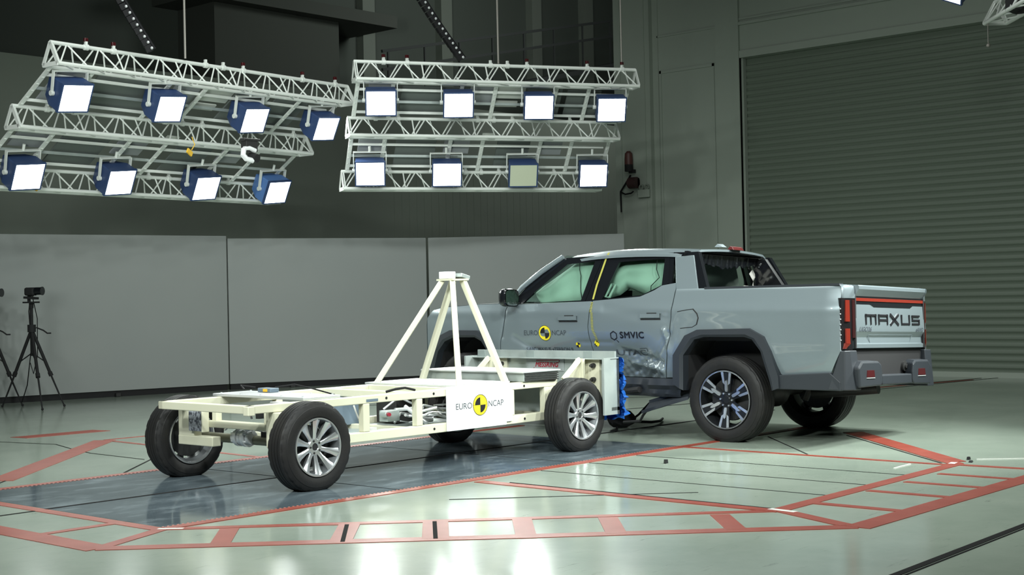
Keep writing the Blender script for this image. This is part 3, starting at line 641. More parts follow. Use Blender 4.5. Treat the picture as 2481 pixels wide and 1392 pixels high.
def panel(name, xl, xr, zlo, zhi, nu, nv, m, parent, far=False, nf=None, roll=False, flange=0.03):
    nf = nf or (N0 if far else N); rows = []
    F = (lambda f, n, z: T(f, W_ - n, z)) if far else T
    for i in range(nv + 1):
        v = i / nv; row = []
        for j in range(nu + 1):
            u = j / nu; x = 0.5 * (xl(1.0) + xr(1.0)); z = 1.0
            for _ in range(14):
                x = xl(z) + (xr(z) - xl(z)) * u; z = 0.5 * z + 0.5 * (zlo(x) + (zhi(x) - zlo(x)) * v)
            row.append((x, z))
        rows.append(row)
    P = [[F(x, nf(x, z), z) for x, z in r] for r in rows]
    P.insert(0, [F(x, nf(x, z) + flange, z) for x, z in rows[0]])
    if roll:
        P.append([F(x, nf(x, z) + 0.012, z + 0.014) for x, z in rows[-1]]); P.append([F(x, nf(x, z) + 0.05, z + 0.017) for x, z in rows[-1]]); P.append([F(x, nf(x, z) + 0.09, z + 0.012) for x, z in rows[-1]]); P.append([F(x, nf(x, z) + 0.09, z - 0.05) for x, z in rows[-1]])
    else: P.append([F(x, nf(x, z) + flange, z) for x, z in rows[-1]])
    sgn = 1 if not far else -1
    for r in P:
        r.insert(0, r[0] + V((0, -flange * sgn, 0))); r.append(r[-1] + V((0, -flange * sgn, 0)))
    b = MB(); b.grid(P); return b.build(name, m, parent, smooth=0.7)
K = lambda c: (lambda z: c)
gapFD = lerp_pts([(.55, 1.55), (.834, 1.55), (1.056, 1.562), (1.29, 1.515), (1.5, 1.50)])
gapRD = lerp_pts([(.55, .672), (.9, .606), (1.1, .580), (1.40, .555), (1.75, .60)])
gapFF = lerp_pts([(.55, 2.70), (.889, 2.682), (1.249, 2.605), (1.32, 2.56)])
arch_r_out = [(.545, .515), (.538, .784), (.404, .969), (.268, 1.024), (-.278, 1.034), (-.424, .961), (-.49, .831), (-.57, .60), (-.575, .50)]
arch_r_in = [(.44, .46), (.432, .785), (.306, .931), (.20, .955), (-.225, .955), (-.30, .935), (-.387, .83), (-.475, .56), (-.495, .48)]
arch_f_out = [(2.72, .515), (2.735, .80), (2.86, .965), (2.98, 1.018), (3.36, 1.022), (3.52, .965), (3.66, .83), (3.75, .62), (3.755, .52)]
arch_f_in = [(2.80, .46), (2.825, .77), (2.93, .905), (3.02, .945), (3.32, .945), (3.45, .90), (3.57, .79), (3.65, .60), (3.66, .48)]
def over(pts, off=0.0):
    q = sorted(pts); return lerp_pts([(x, z - off) for x, z in q])
zr = over([(.57, .5)] + arch_r_out + [(-.60, .622), (-1.05, .648), (-1.15, .83)])
bed_lo = lerp_pts([(-1.152, .84), (-1.05, .640), (-.575, .615), (-.57, .615), (-.49, .815), (-.424, .94), (-.278, 1.015), (.268, 1.005), (.404, .95), (.534, .78), (.545, .575), (.70, .572)])
fr_lo = lerp_pts([(2.60, .57), (2.715, .57), (2.735, .79), (2.86, .95), (2.98, 1.0), (3.36, 1.0), (3.52, .95), (3.66, .82), (3.74, .64), (3.9, .64)])
fr_hi = lerp_pts([(2.5, 1.292), (3.0, 1.288), (3.5, 1.262), (3.68, 1.235), (3.80, 1.15), (3.9, 1.1)])
for far in (False, True):
    panel('bed_side', K(-1.148), lambda z: gapRD(z) - .006, bed_lo, lerp_pts([(-1.2, 1.395), (.7, 1.388)]), 74, 26, M['paint'], TK, far, roll=True)
    panel('front_wing', lambda z: gapFF(z) + .005, K(3.80), fr_lo, fr_hi, 50, 22, M['paint'], TK, far)
    panel('rear_door', lambda z: gapRD(z) + .005, lambda z: gapFD(z) - .005, K(.568), lerp_pts([(.5, 1.47), (.72, 1.44), (.80, 1.395), (.951, 1.338), (1.5, 1.305), (1.7, 1.305)]), 64, 56, M['paint'], TK, far)
    panel('front_door', lambda z: gapFD(z) + .005, lambda z: gapFF(z) - .006, K(.568), lerp_pts([(1.4, 1.305), (2.17, 1.286), (2.6, 1.280)]), 64, 50, M['paint'], TK, far)
def F_(far): return (lambda f, n, z: T(f, W_ - n, z)) if far else T
def poly(mb, pts, F, off=0.0, th=0.02): mb.prism([F(f, NB(z) + off, z) for f, z in pts], [F(f, NB(z) + off + th, z) for f, z in pts])
def ring(mb, outer, inner, F, off=0.0, th=0.03):
    n = len(outer); A = [F(f, NB(z) + off, z) for f, z in outer]; B = [F(f, NB(z) + off, z) for f, z in inner]; Cc = [F(f, NB(z) + off + th, z) for f, z in inner]; D = [F(f, NB(z) + off + th, z) for f, z in outer]
    mb.grid([D, A, B, Cc], 0, True)
FO = [(2.56, 1.29), (2.40, 1.47), (2.0, 1.745), (1.49, 1.755), (1.62, 1.300)]; FI = [(2.417, 1.292), (2.28, 1.41), (1.923, 1.68), (1.585, 1.70), (1.672, 1.313)]
RO = [(1.615, 1.300), (1.485, 1.755), (.652, 1.755), (.628, 1.455), (.95, 1.330)]; RI = [(1.418, 1.320), (1.284, 1.683), (.751, 1.70), (.734, 1.447), (.951, 1.352)]
for far in (False, True):
    F = F_(far)
    b = MB(); ring(b, FO, FI, F); ring(b, RO, RI, F, 0.001); poly(b, [(.735, 1.44), (.75, 1.71), (.70, 1.71), (.655, 1.46)], F, -0.004, 0.01); b.build('window_frame', M['black'], TK, smooth=None)
    for nm, pts in (('front_window', FI), ('rear_window', RI)):
        b = MB(); b.add([F(f, NB(z) + .015, z) for f, z in pts], [tuple(range(len(pts)))]); b.build(nm, M['glass'], TK, smooth=None)
    b = MB(); b.prism([F(f, N0(f, 1.38) * 0 + NB(max(z, 1.30)) - .012, z) for f, z in [(.552, 1.37), (.632, 1.712), (.422, 1.722), (.305, 1.375)]], [F(f, NB(max(z, 1.3)) + .02, z) for f, z in [(.552, 1.37), (.632, 1.712), (.422, 1.722), (.305, 1.375)]])
    b.build('quarter_panel', M['paint'], TK, smooth=None, bevel=0.006)
    b = MB(); b.prism([F(f, NB(z) - .003, z) for f, z in [(.66, 1.712), (.66, 1.757), (.385, 1.752), (.215, 1.385), (.308, 1.385), (.42, 1.712)]], [F(f, NB(z) + .05, z) for f, z in [(.66, 1.712), (.66, 1.757), (.385, 1.752), (.215, 1.385), (.308, 1.385), (.42, 1.712)]])
    ft = 1.735 if far else 1.757
    b.prism([F(f, NB(z) + .045, z) for f, z in [(.60, 1.38), (.55, ft), (.40, ft), (.215, 1.385)]], [F(f, NB(z) + .085, z) for f, z in [(.60, 1.38), (.55, ft), (.42, ft), (.235, 1.385)]])
    b.build('rear_pillar_fin', M['black'], TK, smooth=None)
    b = MB(); b.path([F(2.62, .10, 1.30), F(2.44, .098, 1.455), F(2.22, .155, 1.615), F(1.99, .215, 1.758)], [.018, .026, .028, .026], 10); b.build('windscreen_pillar', M['paint'], TK)
    # arch trim and liner
    for out, inn in ((arch_r_out, arch_r_in), (arch_f_out, arch_f_in)):
        b = MB(); fx = (lambda f: .085 * max(0, (f - 3.35) / .45) ** 2)
        R0 = [F(f, N0(f, z) + .012, z) for f, z in out]; R1 = [F(f, fx(f) - .016, z * .985 + .012) for f, z in out]; R2 = [F(f, fx(f) - .018, z) for f, z in [((a[0] * .3 + c[0] * .7), (a[1] * .3 + c[1] * .7)) for a, c in zip(out, inn)]]; R3 = [F(f, fx(f) + .0, z) for f, z in inn]; R4 = [F(f, .09 + fx(f), z) for f, z in inn]
        b.grid([R0, R1, R2, R3, R4]); b.build('arch_trim', M['plastic'], TK, smooth=0.5)
        b = MB(); b.grid([[F(f, .06 + fx(f), z + .004) for f, z in inn], [F(f, .40, z + .004) for f, z in inn]]); b.add([F(f, .40, z) for f, z in inn], [tuple(range(len(inn)))]); b.build('arch_liner', M['matt_black'], TK, smooth=None)
# roof
rows = []
for i in range(15):
    f = 1.99 - (1.99 - .40) * i / 14; row = []
    zc = 1.830 - .045 * ((f - 1.2) / .8) ** 2 if f > 1.2 else 1.830 - .032 * ((1.2 - f) / .8) ** 2
    hw = .695 - (.02 if f < .6 else 0) - (0.03 * (f - 1.6) / .4 if f > 1.6 else 0)
    for j in range(25):
        u = -1 + 2 * j / 24; n = CN + hw * u; zz = zc - .028 * u * u - .05 * max(0, abs(u) - .86) / .14
        row.append(T(f + (.05 * u * u * -1 if i == 0 else 0) + (0.035 * u * u if i == 14 else 0), n, zz))
    rows.append([row[0] + V((0, .006, -.025))] + row + [row[-1] + V((0, -.006, -.025))])
last = [p + V((-.004, 0, -.022)) for p in rows[-1]]; rows.append(last); rows.append([p + V((.06, 0, -.012)) for p in last])
b = MB(); b.grid(rows); b.build('roof', M['paint'], TK, smooth=0.6)
b = MB(); b.grid([[T(f, n, 1.742) for n in (.26, CN, W_ - .26)] for f in (1.95, 1.0, .45)]); b.build('headliner', M['head'], TK, smooth=None)
b = MB(); b.prism([T(.43, CN - .10, 1.80), T(.43, CN + .10, 1.80), T(.405, CN + .085, 1.835), T(.405, CN - .085, 1.835)], [T(.355, CN - .10, 1.795), T(.355, CN + .10, 1.795), T(.375, CN + .085, 1.83), T(.375, CN - .085, 1.83)]); b.build('brake_light', M['red_brake'], TK, smooth=None, bevel=.006)
for y in (CN - .35, CN - .02, CN + .01): pass
b = MB(); b.prism([T(.52, CN - .18, 1.825), T(.52, CN - .10, 1.825), T(.43, CN - .10, 1.822), T(.43, CN - .18, 1.822)], [T(.50, CN - .16, 1.855), T(.50, CN - .12, 1.855), T(.46, CN - .12, 1.852), T(.46, CN - .16, 1.852)]); b.build('roof_aerial', M['paint'], TK, smooth=None)
# windscreen, bonnet, nose
b = MB(); b.grid([[T(2.66 - .0, n, 1.31) for n in (.14, .5, CN, W_ - .5, W_ - .14)], [T(1.99, n, 1.775) for n in (.27, .55, CN, W_ - .55, W_ - .27)]]); b.build('windscreen', M['glass'], TK, smooth=0.5)
rows = []
for i in range(9):
    f = 2.60 + 1.20 * i / 8; e = fr_hi(f)
    nn = [N0(f, e) + (W_ - 2 * N0(f, e)) * j / 12 for j in range(13)]
    rows.append([T(f, n, e + .004 + .028 * sin(pi * max(0, min(1, (n - .1) / (W_ - .2)))) ** .5) for n in nn])
rows.append([T(3.84, .14 + (W_ - .28) * j / 12, 1.08) for j in range(13)]); rows.append([T(3.84, .14 + (W_ - .28) * j / 12, .55) for j in range(13)])
b = MB(); b.grid(rows); b.build('bonnet', M['paint'], TK, smooth=0.6)
b = MB(); b.prism([T(3.70, .03, .42), T(3.72, .03, .70), T(3.86, .12, .70), T(3.88, .14, .42)], [T(3.70, W_ - .03, .42), T(3.72, W_ - .03, .70), T(3.86, W_ - .12, .70), T(3.88, W_ - .14, .42)]); b.build('front_bumper', M['plastic'], TK, smooth=None)
# sills and lower cladding
for far in (False, True):
    F = F_(far); b = MB()
    xs = [.50 + .05 * k for k in range(45)]
    rows = []
    for (z, dn) in ((.565, .06), (.56, .03), (.50, .022), (.46, .05), (.42, .045), (.39, .06), (.385, .14)):
        rows.append([F(f, dn + (0 if far else .10 * sm(.75, 1.1, f) * (1 - sm(2.1, 2.4, f)) + .006 * sin(f * 37 + z * 60)), z) for f in xs])
    b.grid(rows); b.build('sill_cladding', M['plastic'], TK, smooth=0.5)
    b = MB(); pts = [(-.485, .485), (-.56, .625), (-1.05, .652), (-1.18, .55), (-1.18, .495), (-.50, .495)]
    b.prism([F(f, .010, z) for f, z in [(-.49, .495), (-.565, .622), (-1.06, .650), (-1.16, .57), (-1.16, .495)]], [F(f, .06, z) for f, z in [(-.49, .495), (-.565, .622), (-1.06, .650), (-1.16, .57), (-1.16, .495)]])
    b.build('lower_cladding', M['plastic'], TK, smooth=None, bevel=.008)
# dark core: chassis, cabin tub, load bed
b = MB(); b.prism([T(.56, .30, .50), T(2.62, .30, .50), T(2.62, .30, 1.22), T(.56, .30, 1.30)], [T(.56, W_ - .16, .50), T(2.62, W_ - .16, .50), T(2.62, W_ - .16, 1.22), T(.56, W_ - .16, 1.30)]); b.build('cabin_tub', M['trim_in'], TK, smooth=None)
b = MB()
for n in (.42, W_ - .52): b.prism([T(-.95, n, .52), T(3.6, n, .46), T(3.6, n, .60), T(-.95, n, .64)], [T(-.95, n + .1, .52), T(3.6, n + .1, .46), T(3.6, n + .1, .60), T(-.95, n + .1, .64)])
b.build('chassis_rail', M['matt_black'], TK, smooth=None)
b = MB(); b.tube(T(0, .2, .40), T(0, W_ - .2, .45), .045, 14); b.sphere(T(0, CN, .44), .15, 16, 10); b.tube(T(.0, .5, .42), T(.7, .5, .50), .03, 8); b.tube(T(-.15, .55, .30), T(-.15, .55, .62), .035, 10); b.tube(T(-.1, W_ - .5, .35), T(-.25, W_ - .5, .68), .04, 10); b.tube(T(-.3, CN + .2, .42), T(-.95, CN + .25, .48), .05, 12)
b.build('rear_axle', M['steel_dark'], TK)
b = MB(); b.prism([T(3.2, .3, .38), T(3.2, W_ - .3, .44), T(3.28, W_ - .3, .44), T(3.28, .3, .38)], [T(3.2, .3, .45), T(3.2, W_ - .3, .50), T(3.28, W_ - .3, .50), T(3.28, .3, .45)]); b.build('front_axle', M['steel_dark'], TK, smooth=None)
b = MB()
b.prism([T(-1.15, .11, .92), T(.56, .11, .92), T(.56, .11, .98), T(-1.15, .11, .98)], [T(-1.15, W_ - .11, .92), T(.56, W_ - .11, .92), T(.56, W_ - .11, .98), T(-1.15, W_ - .11, .98)])
for n0, n1 in ((.115, .165), (W_ - .165, W_ - .115)): b.prism([T(-1.15, n0, .95), T(.5, n0, .95), T(.5, n0, 1.385), T(-1.15, n0, 1.385)], [T(-1.15, n1, .95), T(.5, n1, .95), T(.5, n1, 1.385), T(-1.15, n1, 1.385)])
b.prism([T(.58, .16, .95), T(.58, W_ - .16, .95), T(.58, W_ - .16, 1.39), T(.58, .16, 1.39)], [T(.62, .16, .95), T(.62, W_ - .16, .95), T(.62, W_ - .16, 1.39), T(.62, .16, 1.39)])
b.build('load_bed', M['matt_black'], TK, smooth=None)
for n in (.085, W_ - .155):
    b = MB(); b.prism([T(-1.13, n, 1.402), T(.24, n, 1.396), T(.24, n + .07, 1.396), T(-1.13, n + .07, 1.402)], [T(-1.13, n, 1.420), T(.24, n, 1.414), T(.24, n + .07, 1.414), T(-1.13, n + .07, 1.420)]); b.build('bed_rail_cap', M['plastic'], TK, smooth=None)
# broken rear window: header with ragged edge, shards, torn trim
rr_ = random.Random(5)
top = [(.15 + .0, 1.757)]
ns_ = [.20 + k * (W_ - .40) / 40 for k in range(41)]
low = [1.70 - .055 * sin(pi * (n - .2) / (W_ - .4)) ** 2 - rr_.uniform(0, .035) for n in ns_]
b = MB(); b.grid([[T(.50, n, 1.765) for n in ns_], [T(.53, n, z) for n, z in zip(ns_, low)], [T(.54, n, z) for n, z in zip(ns_, low)], [T(.52, n, 1.765) for n in ns_]]); b.build('rear_window_header', M['black'], TK, smooth=None)
b = MB()
for k in range(46):
    n = .24 + rr_.random() * (W_ - .48); z = 1.64 + rr_.uniform(-.02, .03) if rr_.random() < .7 else 1.40 + rr_.uniform(0, .02)
    s_ = rr_.uniform(.006, .016); b.add([T(.525, n, z), T(.535, n + s_, z + s_ * .3), T(.52, n + s_ * .4, z - s_)], [(0, 1, 2)])
b.build('glass_shard', M['alu'], TK, smooth=None, recalc=False)
b = MB()
for n0, zt, zb, wd in ((W_ - .30, 1.63, 1.40, .022), (W_ - .42, 1.47, 1.40, .05), (W_ - .33, 1.46, 1.43, .08)):
    rows = [[T(.56 + .02 * sin(k * 1.7 + j), n0 + wd * (j - 1) * (1 + .5 * sin(k)) - .02 * sin(k * .9), zt + (zb - zt) * k / 6) for j in range(3)] for k in range(7)]
    b.grid(rows)
b.build('torn_lining', M['foil_white'], TK, smooth=1.0, recalc=False)
# cabin: seats, dashboard, steering wheel
def seat(f, n, w, name='seat_back', z0=.95, z1=1.42, head=True):
    b = MB(); rows = []
    for k in range(9):
        v = k / 8; z = z0 + (z1 - z0) * v; ff = f - .16 * v; hw = w / 2 * (1 - .12 * v ** 3); th = .07 * (1 - .4 * v)
        if k in (0, 8): th *= .5
        rows.append([T(ff + th * cos(a), n + hw * (abs(sin(a)) ** .6) * (1 if sin(a) >= 0 else -1), z) for a in [2 * pi * q / 16 for q in range(16)]])
    b.grid(rows, 0, True); b.add(rows[-1], [tuple(range(16))]); b.build(name, M['seat'], TK, smooth=0.9)
    if head:
        b = MB(); b.sphere(T(f - .20, n, z1 + .10), .11, 14, 10, 0, (.55, 1.1, .75)); b.tube(T(f - .18, n - .05, z1 - .02), T(f - .20, n - .05, z1 + .06), .008, 8); b.tube(T(f - .18, n + .05, z1 - .02), T(f - .20, n + .05, z1 + .06), .008, 8); b.build('headrest', M['seat'], TK)
seat(1.68, .52, .50, 'seat_back', .9, 1.42); seat(1.68, W_ - .52, .50, 'seat_back', .9, 1.42)
seat(.92, .52, .48, 'rear_seat_back', .9, 1.36, False); seat(.92, CN, .44, 'rear_seat_back', .9, 1.34, False); seat(.92, W_ - .52, .48, 'rear_seat_back', .9, 1.36, False)
b = MB(); b.prism([T(2.25, .22, 1.15), T(2.62, .22, 1.15), T(2.62, .22, 1.30), T(2.35, .22, 1.30)], [T(2.25, W_ - .22, 1.15), T(2.62, W_ - .22, 1.15), T(2.62, W_ - .22, 1.30), T(2.35, W_ - .22, 1.30)]); b.build('dashboard', M['trim_in'], TK, smooth=None, bevel=.02)
b = MB(); c0 = T(2.12, .55, 1.22); b.path([c0 + V((.06 * cos(a), .18 * sin(a), .17 * cos(a))) for a in [2 * pi * k / 24 for k in range(25)]], .015, 8); b.tube(c0, T(2.35, .55, 1.15), .03, 10); b.build('steering_wheel', M['matt_black'], TK)
# window airbags
def curtain(f0, f1, zb, zt, n0, puff, name='curtain_airbag', pleat=3, sd=1):
    q = random.Random(sd); rows = []; nu, nv = 44, 22
    for i in range(nv + 1):
        v = i / nv; row = []
        for j in range(nu + 1):
            u = j / nu; f = f0 + (f1 - f0) * u; a = zb(f); c = zt(f); z = a + (c - a) * v
            e = (sin(pi * v) ** .5) * (sin(pi * min(max(u, .0), 1)) ** .35)
            n = NB(z) + n0 - puff * e + .012 * sin(v * 11 + u * 5) * e + .010 * sin(u * pi * pleat * 2) * e
            row.append(T(f, n, z))
        rows.append(row)
    b = MB(); b.grid(rows); return b.build(name, M['airbag'], TK, smooth=1.2, recalc=False)
curtain(1.50, 2.36, lerp_pts([(1.5, 1.24), (2.2, 1.24), (2.28, 1.30), (2.36, 1.38)]), lerp_pts([(1.5, 1.72), (1.9, 1.71), (2.36, 1.42)]), .13, .085)
curtain(.72, 1.46, lerp_pts([(.7, 1.34), (.95, 1.335), (1.08, 1.38), (1.22, 1.43), (1.32, 1.36), (1.46, 1.33)]), K(1.70), .16, .11, sd=2, pleat=2)
b = MB(); b.path([T(1.36, NB(1.34) + .04, 1.335), T(1.31, NB(1.5) + .03, 1.46), T(1.36, NB(1.5) + .03, 1.47), T(1.41, NB(1.34) + .04, 1.34), T(1.36, NB(1.34) + .04, 1.335)], .013, 8); b.build('belt_guide', M['airbag'], TK)
b = MB()
for pts in ([(1.80, 1.69), (1.785, 1.62), (1.755, 1.56), (1.745, 1.50), (1.72, 1.40), (1.69, 1.33)], [(.86, 1.69), (.85, 1.60), (.80, 1.52), (.88, 1.44), (.87, 1.37)]):
    b.path([T(f, NB(z) + (.035 if f > 1.5 else .03), z) for f, z in pts], .004, 6)
b.build('airbag_tether', M['cable'], TK)
for f0, f1, zb in ((1.55, 2.1, 1.45), (.75, 1.2, 1.40)):
    rows = [[T(f0 + (f1 - f0) * j / 12, W_ - (NB(zb + (1.70 - zb) * i / 8) + .12 + .05 * sin(pi * i / 8) * sin(pi * j / 12)), zb + (1.70 - zb) * i / 8) for j in range(13)] for i in range(9)]
    b = MB(); b.grid(rows); b.build('curtain_airbag', M['airbag'], TK, smooth=1.2, recalc=False)
# tailgate
prof = [(-1.150, 1.412), (-1.235, 1.408), (-1.246, 1.398), (-1.246, 1.372), (-1.212, 1.322), (-1.205, 1.312), (-1.190, 1.308), (-1.190, 1.243), (-1.206, 1.240), (-1.216, 1.03), (-1.214, 1.005), (-1.186, .955), (-1.190, .905), (-1.206, .895), (-1.204, .862), (-1.16, .850)]
n0, n1 = .218, W_ - .218
rows = []
for n in [n0 + (n1 - n0) * k / 20 for k in range(21)]:
    e = min(n - n0, n1 - n)
    rows.append([T(f + (.012 if (e < .03 and z > 1.31) else 0), n, z) for f, z in prof])
b = MB(); b.grid(rows); b.add([T(f, n0, z) for f, z in prof], [tuple(range(len(prof)))]); b.add([T(f, n1, z) for f, z in prof], [tuple(range(len(prof)))])
b.prism([T(-1.15, n0, .85), T(-1.15, n1, .85), T(-1.15, n1, 1.41), T(-1.15, n0, 1.41)], [T(-1.10, n0, .85), T(-1.10, n1, .85), T(-1.10, n1, 1.40), T(-1.10, n0, 1.40)])
b.build('tailgate', M['paint'], TK, smooth=0.35)
def tb(name, m, f, a0, z0_, a1, z1_, th=.012, bev=None):
    b = MB(); b.prism([T(f, a0, z0_), T(f, a1, z0_), T(f, a1, z1_), T(f, a0, z1_)], [T(f + th, a0, z0_), T(f + th, a1, z0_), T(f + th, a1, z1_), T(f + th, a0, z1_)]); return b.build(name, m, TK, smooth=None, bevel=bev)
tb('light_bar_housing', M['black'], -1.204, n0 + .003, 1.243, n1 - .003, 1.309, .016)
tb('light_bar', M['red_lamp'], -1.211, n0 + .01, 1.270, n1 - .01, 1.297, .012)
b = MB(); A = [(.50, 1.246), (.57, 1.222), (1.30, 1.222), (1.36, 1.246)]; b.prism([T(-1.211, n, z) for n, z in A], [T(-1.203, n, z) for n, z in A]); b.build('tailgate_handle', M['black'], TK, smooth=None)
b = MB(); A = [(.47, .975), (.52, .895), (1.30, .895), (1.35, .975)]
for i in range(4):
    (x0, z0_), (x1, z1_) = A[i], A[(i + 1) % 4]; b.bar(T(-1.188 - .010 * (z0_ > .93), x0, z0_), T(-1.188 - .010 * (z1_ > .93), x1, z1_), .004, .004)
b.build('plate_recess', M['paint'], TK, smooth=None)
for n_ in (n0, n1): b = MB(); b.bar(T(-1.200, n_, .86), T(-1.203, n_, 1.31), .018, .02); b.build('tailgate_seam', M['matt_black'], TK, smooth=None)
# block letters on the tailgate
def tg(x, y, e=0.0): return T(-1.214 - e + .0 * y, .985 + x, 1.112 + y)
b = MB(); lh = .047
def stroke(x0, y0, x1, y1, wd=.017):
    dx, dy = x1 - x0, y1 - y0; l = sqrt(dx * dx + dy * dy); nx, ny = -dy / l * wd / 2, dx / l * wd / 2
    q = [(x0 - nx, y0 - ny), (x1 - nx, y1 - ny), (x1 + nx, y1 + ny), (x0 + nx, y0 + ny)]
    b.prism([tg(x, y, .006) for x, y in q], [tg(x, y, -.004) for x, y in q])
tp_ = lh - .0105
def letter_m(x): stroke(x, -lh, x, lh); stroke(x - .0105, tp_, x + .1965, tp_); stroke(x + .093, -lh, x + .093, tp_); stroke(x + .186, -lh, x + .186, lh)
def letter_a(x): stroke(x, -lh, x, lh); stroke(x, tp_, x + .165, tp_); stroke(x + .165, -lh, x + .165, lh); stroke(x, -.004, x + .165, -.004)
def letter_x(x): stroke(x, lh, x + .165, -lh, .025); stroke(x, -lh, x + .165, lh, .025)
def letter_u(x): stroke(x, -lh, x, lh); stroke(x, -tp_, x + .160, -tp_); stroke(x + .160, -lh, x + .160, lh)
def letter_s(x): stroke(x, tp_, x + .160, tp_); stroke(x + .0105, 0, x + .0105, lh - .004); stroke(x, -.002, x + .158, -.002); stroke(x + .152, -lh + .003, x + .152, .006); stroke(x, -tp_, x + .160, -tp_)
letter_m(-.585); letter_a(-.335); letter_x(-.110); letter_u(.120); letter_s(.335 - .0)
b.build('tailgate_lettering', M['ink'], TK, smooth=None)
lettering('badge_lettering', 'LIGO26', .052, .24, lambda x, y, e: T(-1.2165, .38 + x, 1.035 - .012 + y), M['ink_grey'], TK, bold=.002, shear=.35)
lettering('badge_lettering', 'eAWD', .046, .16, lambda x, y, e: T(-1.2165, 1.475 + x, 1.035 - .012 + y), M['ink_grey'], TK, bold=.002, shear=.35)
# painted corner caps between bed side and tailgate, above the rear lamps
for far in (False, True):
    F = F_(far); cp = [(-1.152, .075), (-1.156, .075), (-1.168, .083), (-1.180, .110), (-1.200, .165), (-1.212, .212), (-1.152, .212)]
    b = MB(); b.grid([[F(f, n, 1.292) for f, n in cp], [F(f, n, 1.365) for f, n in cp], [F(f + .012, n + (.012 if n < .1 else 0), 1.398) for f, n in cp], [F(f + .035, n + (.03 if n < .1 else 0), 1.410) for f, n in cp]], 0, True)
    b.add([F(f + .035, n + (.03 if n < .1 else 0), 1.410) for f, n in cp], [tuple(range(7))]); b.build('corner_cap', M['paint'], TK, smooth=0.5)
# rear lamps
for far in (False, True):
    F = F_(far); lt = part_empty('rear_lamp', TK)
    plan = [(-1.09, .10), (-1.146, .046), (-1.160, .056), (-1.172, .095), (-1.196, .165), (-1.207, .213), (-1.12, .213)]
    b = MB(); b.grid([[F(f + (.0 if z > .93 else .012), n + (0 if (z > .93 or n < .15) else -.035), z) for f, n in plan] for z in (.845, .93, 1.27, 1.292)], 0, True)
    b.add([F(f, n, 1.292) for f, n in plan], [tuple(range(7))]); b.add([F(f + .012, n + (0 if n < .15 else -.035), .845) for f, n in plan], [tuple(range(7))]); b.build('lamp_housing', M['grey_lens'], lt, smooth=None)
    b = MB()
    def rb(n_a, n_b, za, zb_, fa, fb): b.prism([F(fa, n_a, za), F(fb, n_b, za), F(fb, n_b, zb_), F(fa, n_a, zb_)], [F(fa + .012, n_a, za), F(fb + .012, n_b, za), F(fb + .012, n_b, zb_), F(fa + .012, n_a, zb_)])
    rb(.098, .142, 1.09, 1.275, -1.179, -1.194); rb(.098, .142, .90, 1.03, -1.179, -1.194)
    b.prism([F(-1.176, .092, .905), F(-1.196, .150, .905), F(-1.172, .115, .855), F(-1.160, .075, .855)], [F(-1.16, .092, .905), F(-1.18, .150, .905), F(-1.16, .115, .855), F(-1.15, .075, .855)])
    b.build('tail_lens', M['red_lamp'], lt, smooth=None)
    b = MB()
    def rb2(n_a, n_b, za, zb_): b.prism([F(-1.203, n_a, za), F(-1.210, n_b, za), F(-1.210, n_b, zb_), F(-1.203, n_a, zb_)], [F(-1.19, n_a, za), F(-1.19, n_b, za), F(-1.19, n_b, zb_), F(-1.19, n_a, zb_)])
    rb2(.175, .207, .95, 1.28); b.build('inner_lens', M['red_smoke'], lt, smooth=None)
    for k in range(7 if not far else 0): b = MB(); b.box(F(-1.152, .050, .93 + k * .045), (.008, .010, .010)); b.build('reflector_stud', M['alu'], lt, smooth=None)
# rear bumper
for far in (False, True):
    F = F_(far); b = MB()
    b.prism([F(f, n, .50) for f, n in [(-1.04, .0), (-1.20, .015), (-1.245, .10), (-1.245, .23), (-1.10, .23), (-1.04, .1)]], [F(f, n, z) for f, n, z in [(-1.155, .03, .835), (-1.19, .04, .840), (-1.215, .09, .842), (-1.215, .215, .842), (-1.12, .215, .842), (-1.12, .1, .84)]])
    b.build('bumper_corner', M['plastic'], TK, smooth=None, bevel=.008)
    b = MB(); dn_ = .10 if far else 0.0; q = [(.19 + dn_, .745), (.50 + dn_ * .6, .745), (.555 + dn_ * .6, .715), (.57 + dn_ * .6, .64), (.57 + dn_ * .6, .56), (.54 + dn_ * .6, .530), (.14 + dn_, .520), (.12 + dn_, .69)]
    b.prism([F(-1.280, n, z) for n, z in q], [F(-1.15, n - dn_ * .6, z + .01) for n, z in q]); b.build('bumper_pod', M['plastic'], TK, smooth=None, bevel=.015)
    b = MB(); b.prism([F(-1.284, n + dn_, z) for n, z in [(.26, .610), (.41, .610), (.40, .668), (.27, .668)]], [F(-1.27, n + dn_, z) for n, z in [(.25, .610), (.42, .610), (.41, .675), (.26, .675)]]); b.build('reflector', M['red_dim'], TK, smooth=None)
    b = MB(); b.prism([F(-1.286, n + dn_, z) for n, z in [(.26, .599), (.41, .599), (.41, .606), (.26, .606)]], [F(-1.27, n + dn_, z) for n, z in [(.25, .598), (.43, .598), (.43, .607), (.25, .607)]]); b.build('reflector_trim', M['alu'], TK, smooth=None)
tb('bumper_step', M['plastic'], -1.27, .58, .535, W_ - .58, .625, .16, .012)
tb('bumper_recess', M['matt_black'], -1.175, .22, .55, W_ - .22, .852, .06)
b = MB(); b.tube(T(-1.20, 1.20, .69), T(-1.165, 1.20, .69), .048, 20); b.tube(T(-1.215, 1.20, .69), T(-1.165, 1.20, .69), .022, 14); b.build('tow_socket', M['steel_dark'], TK)
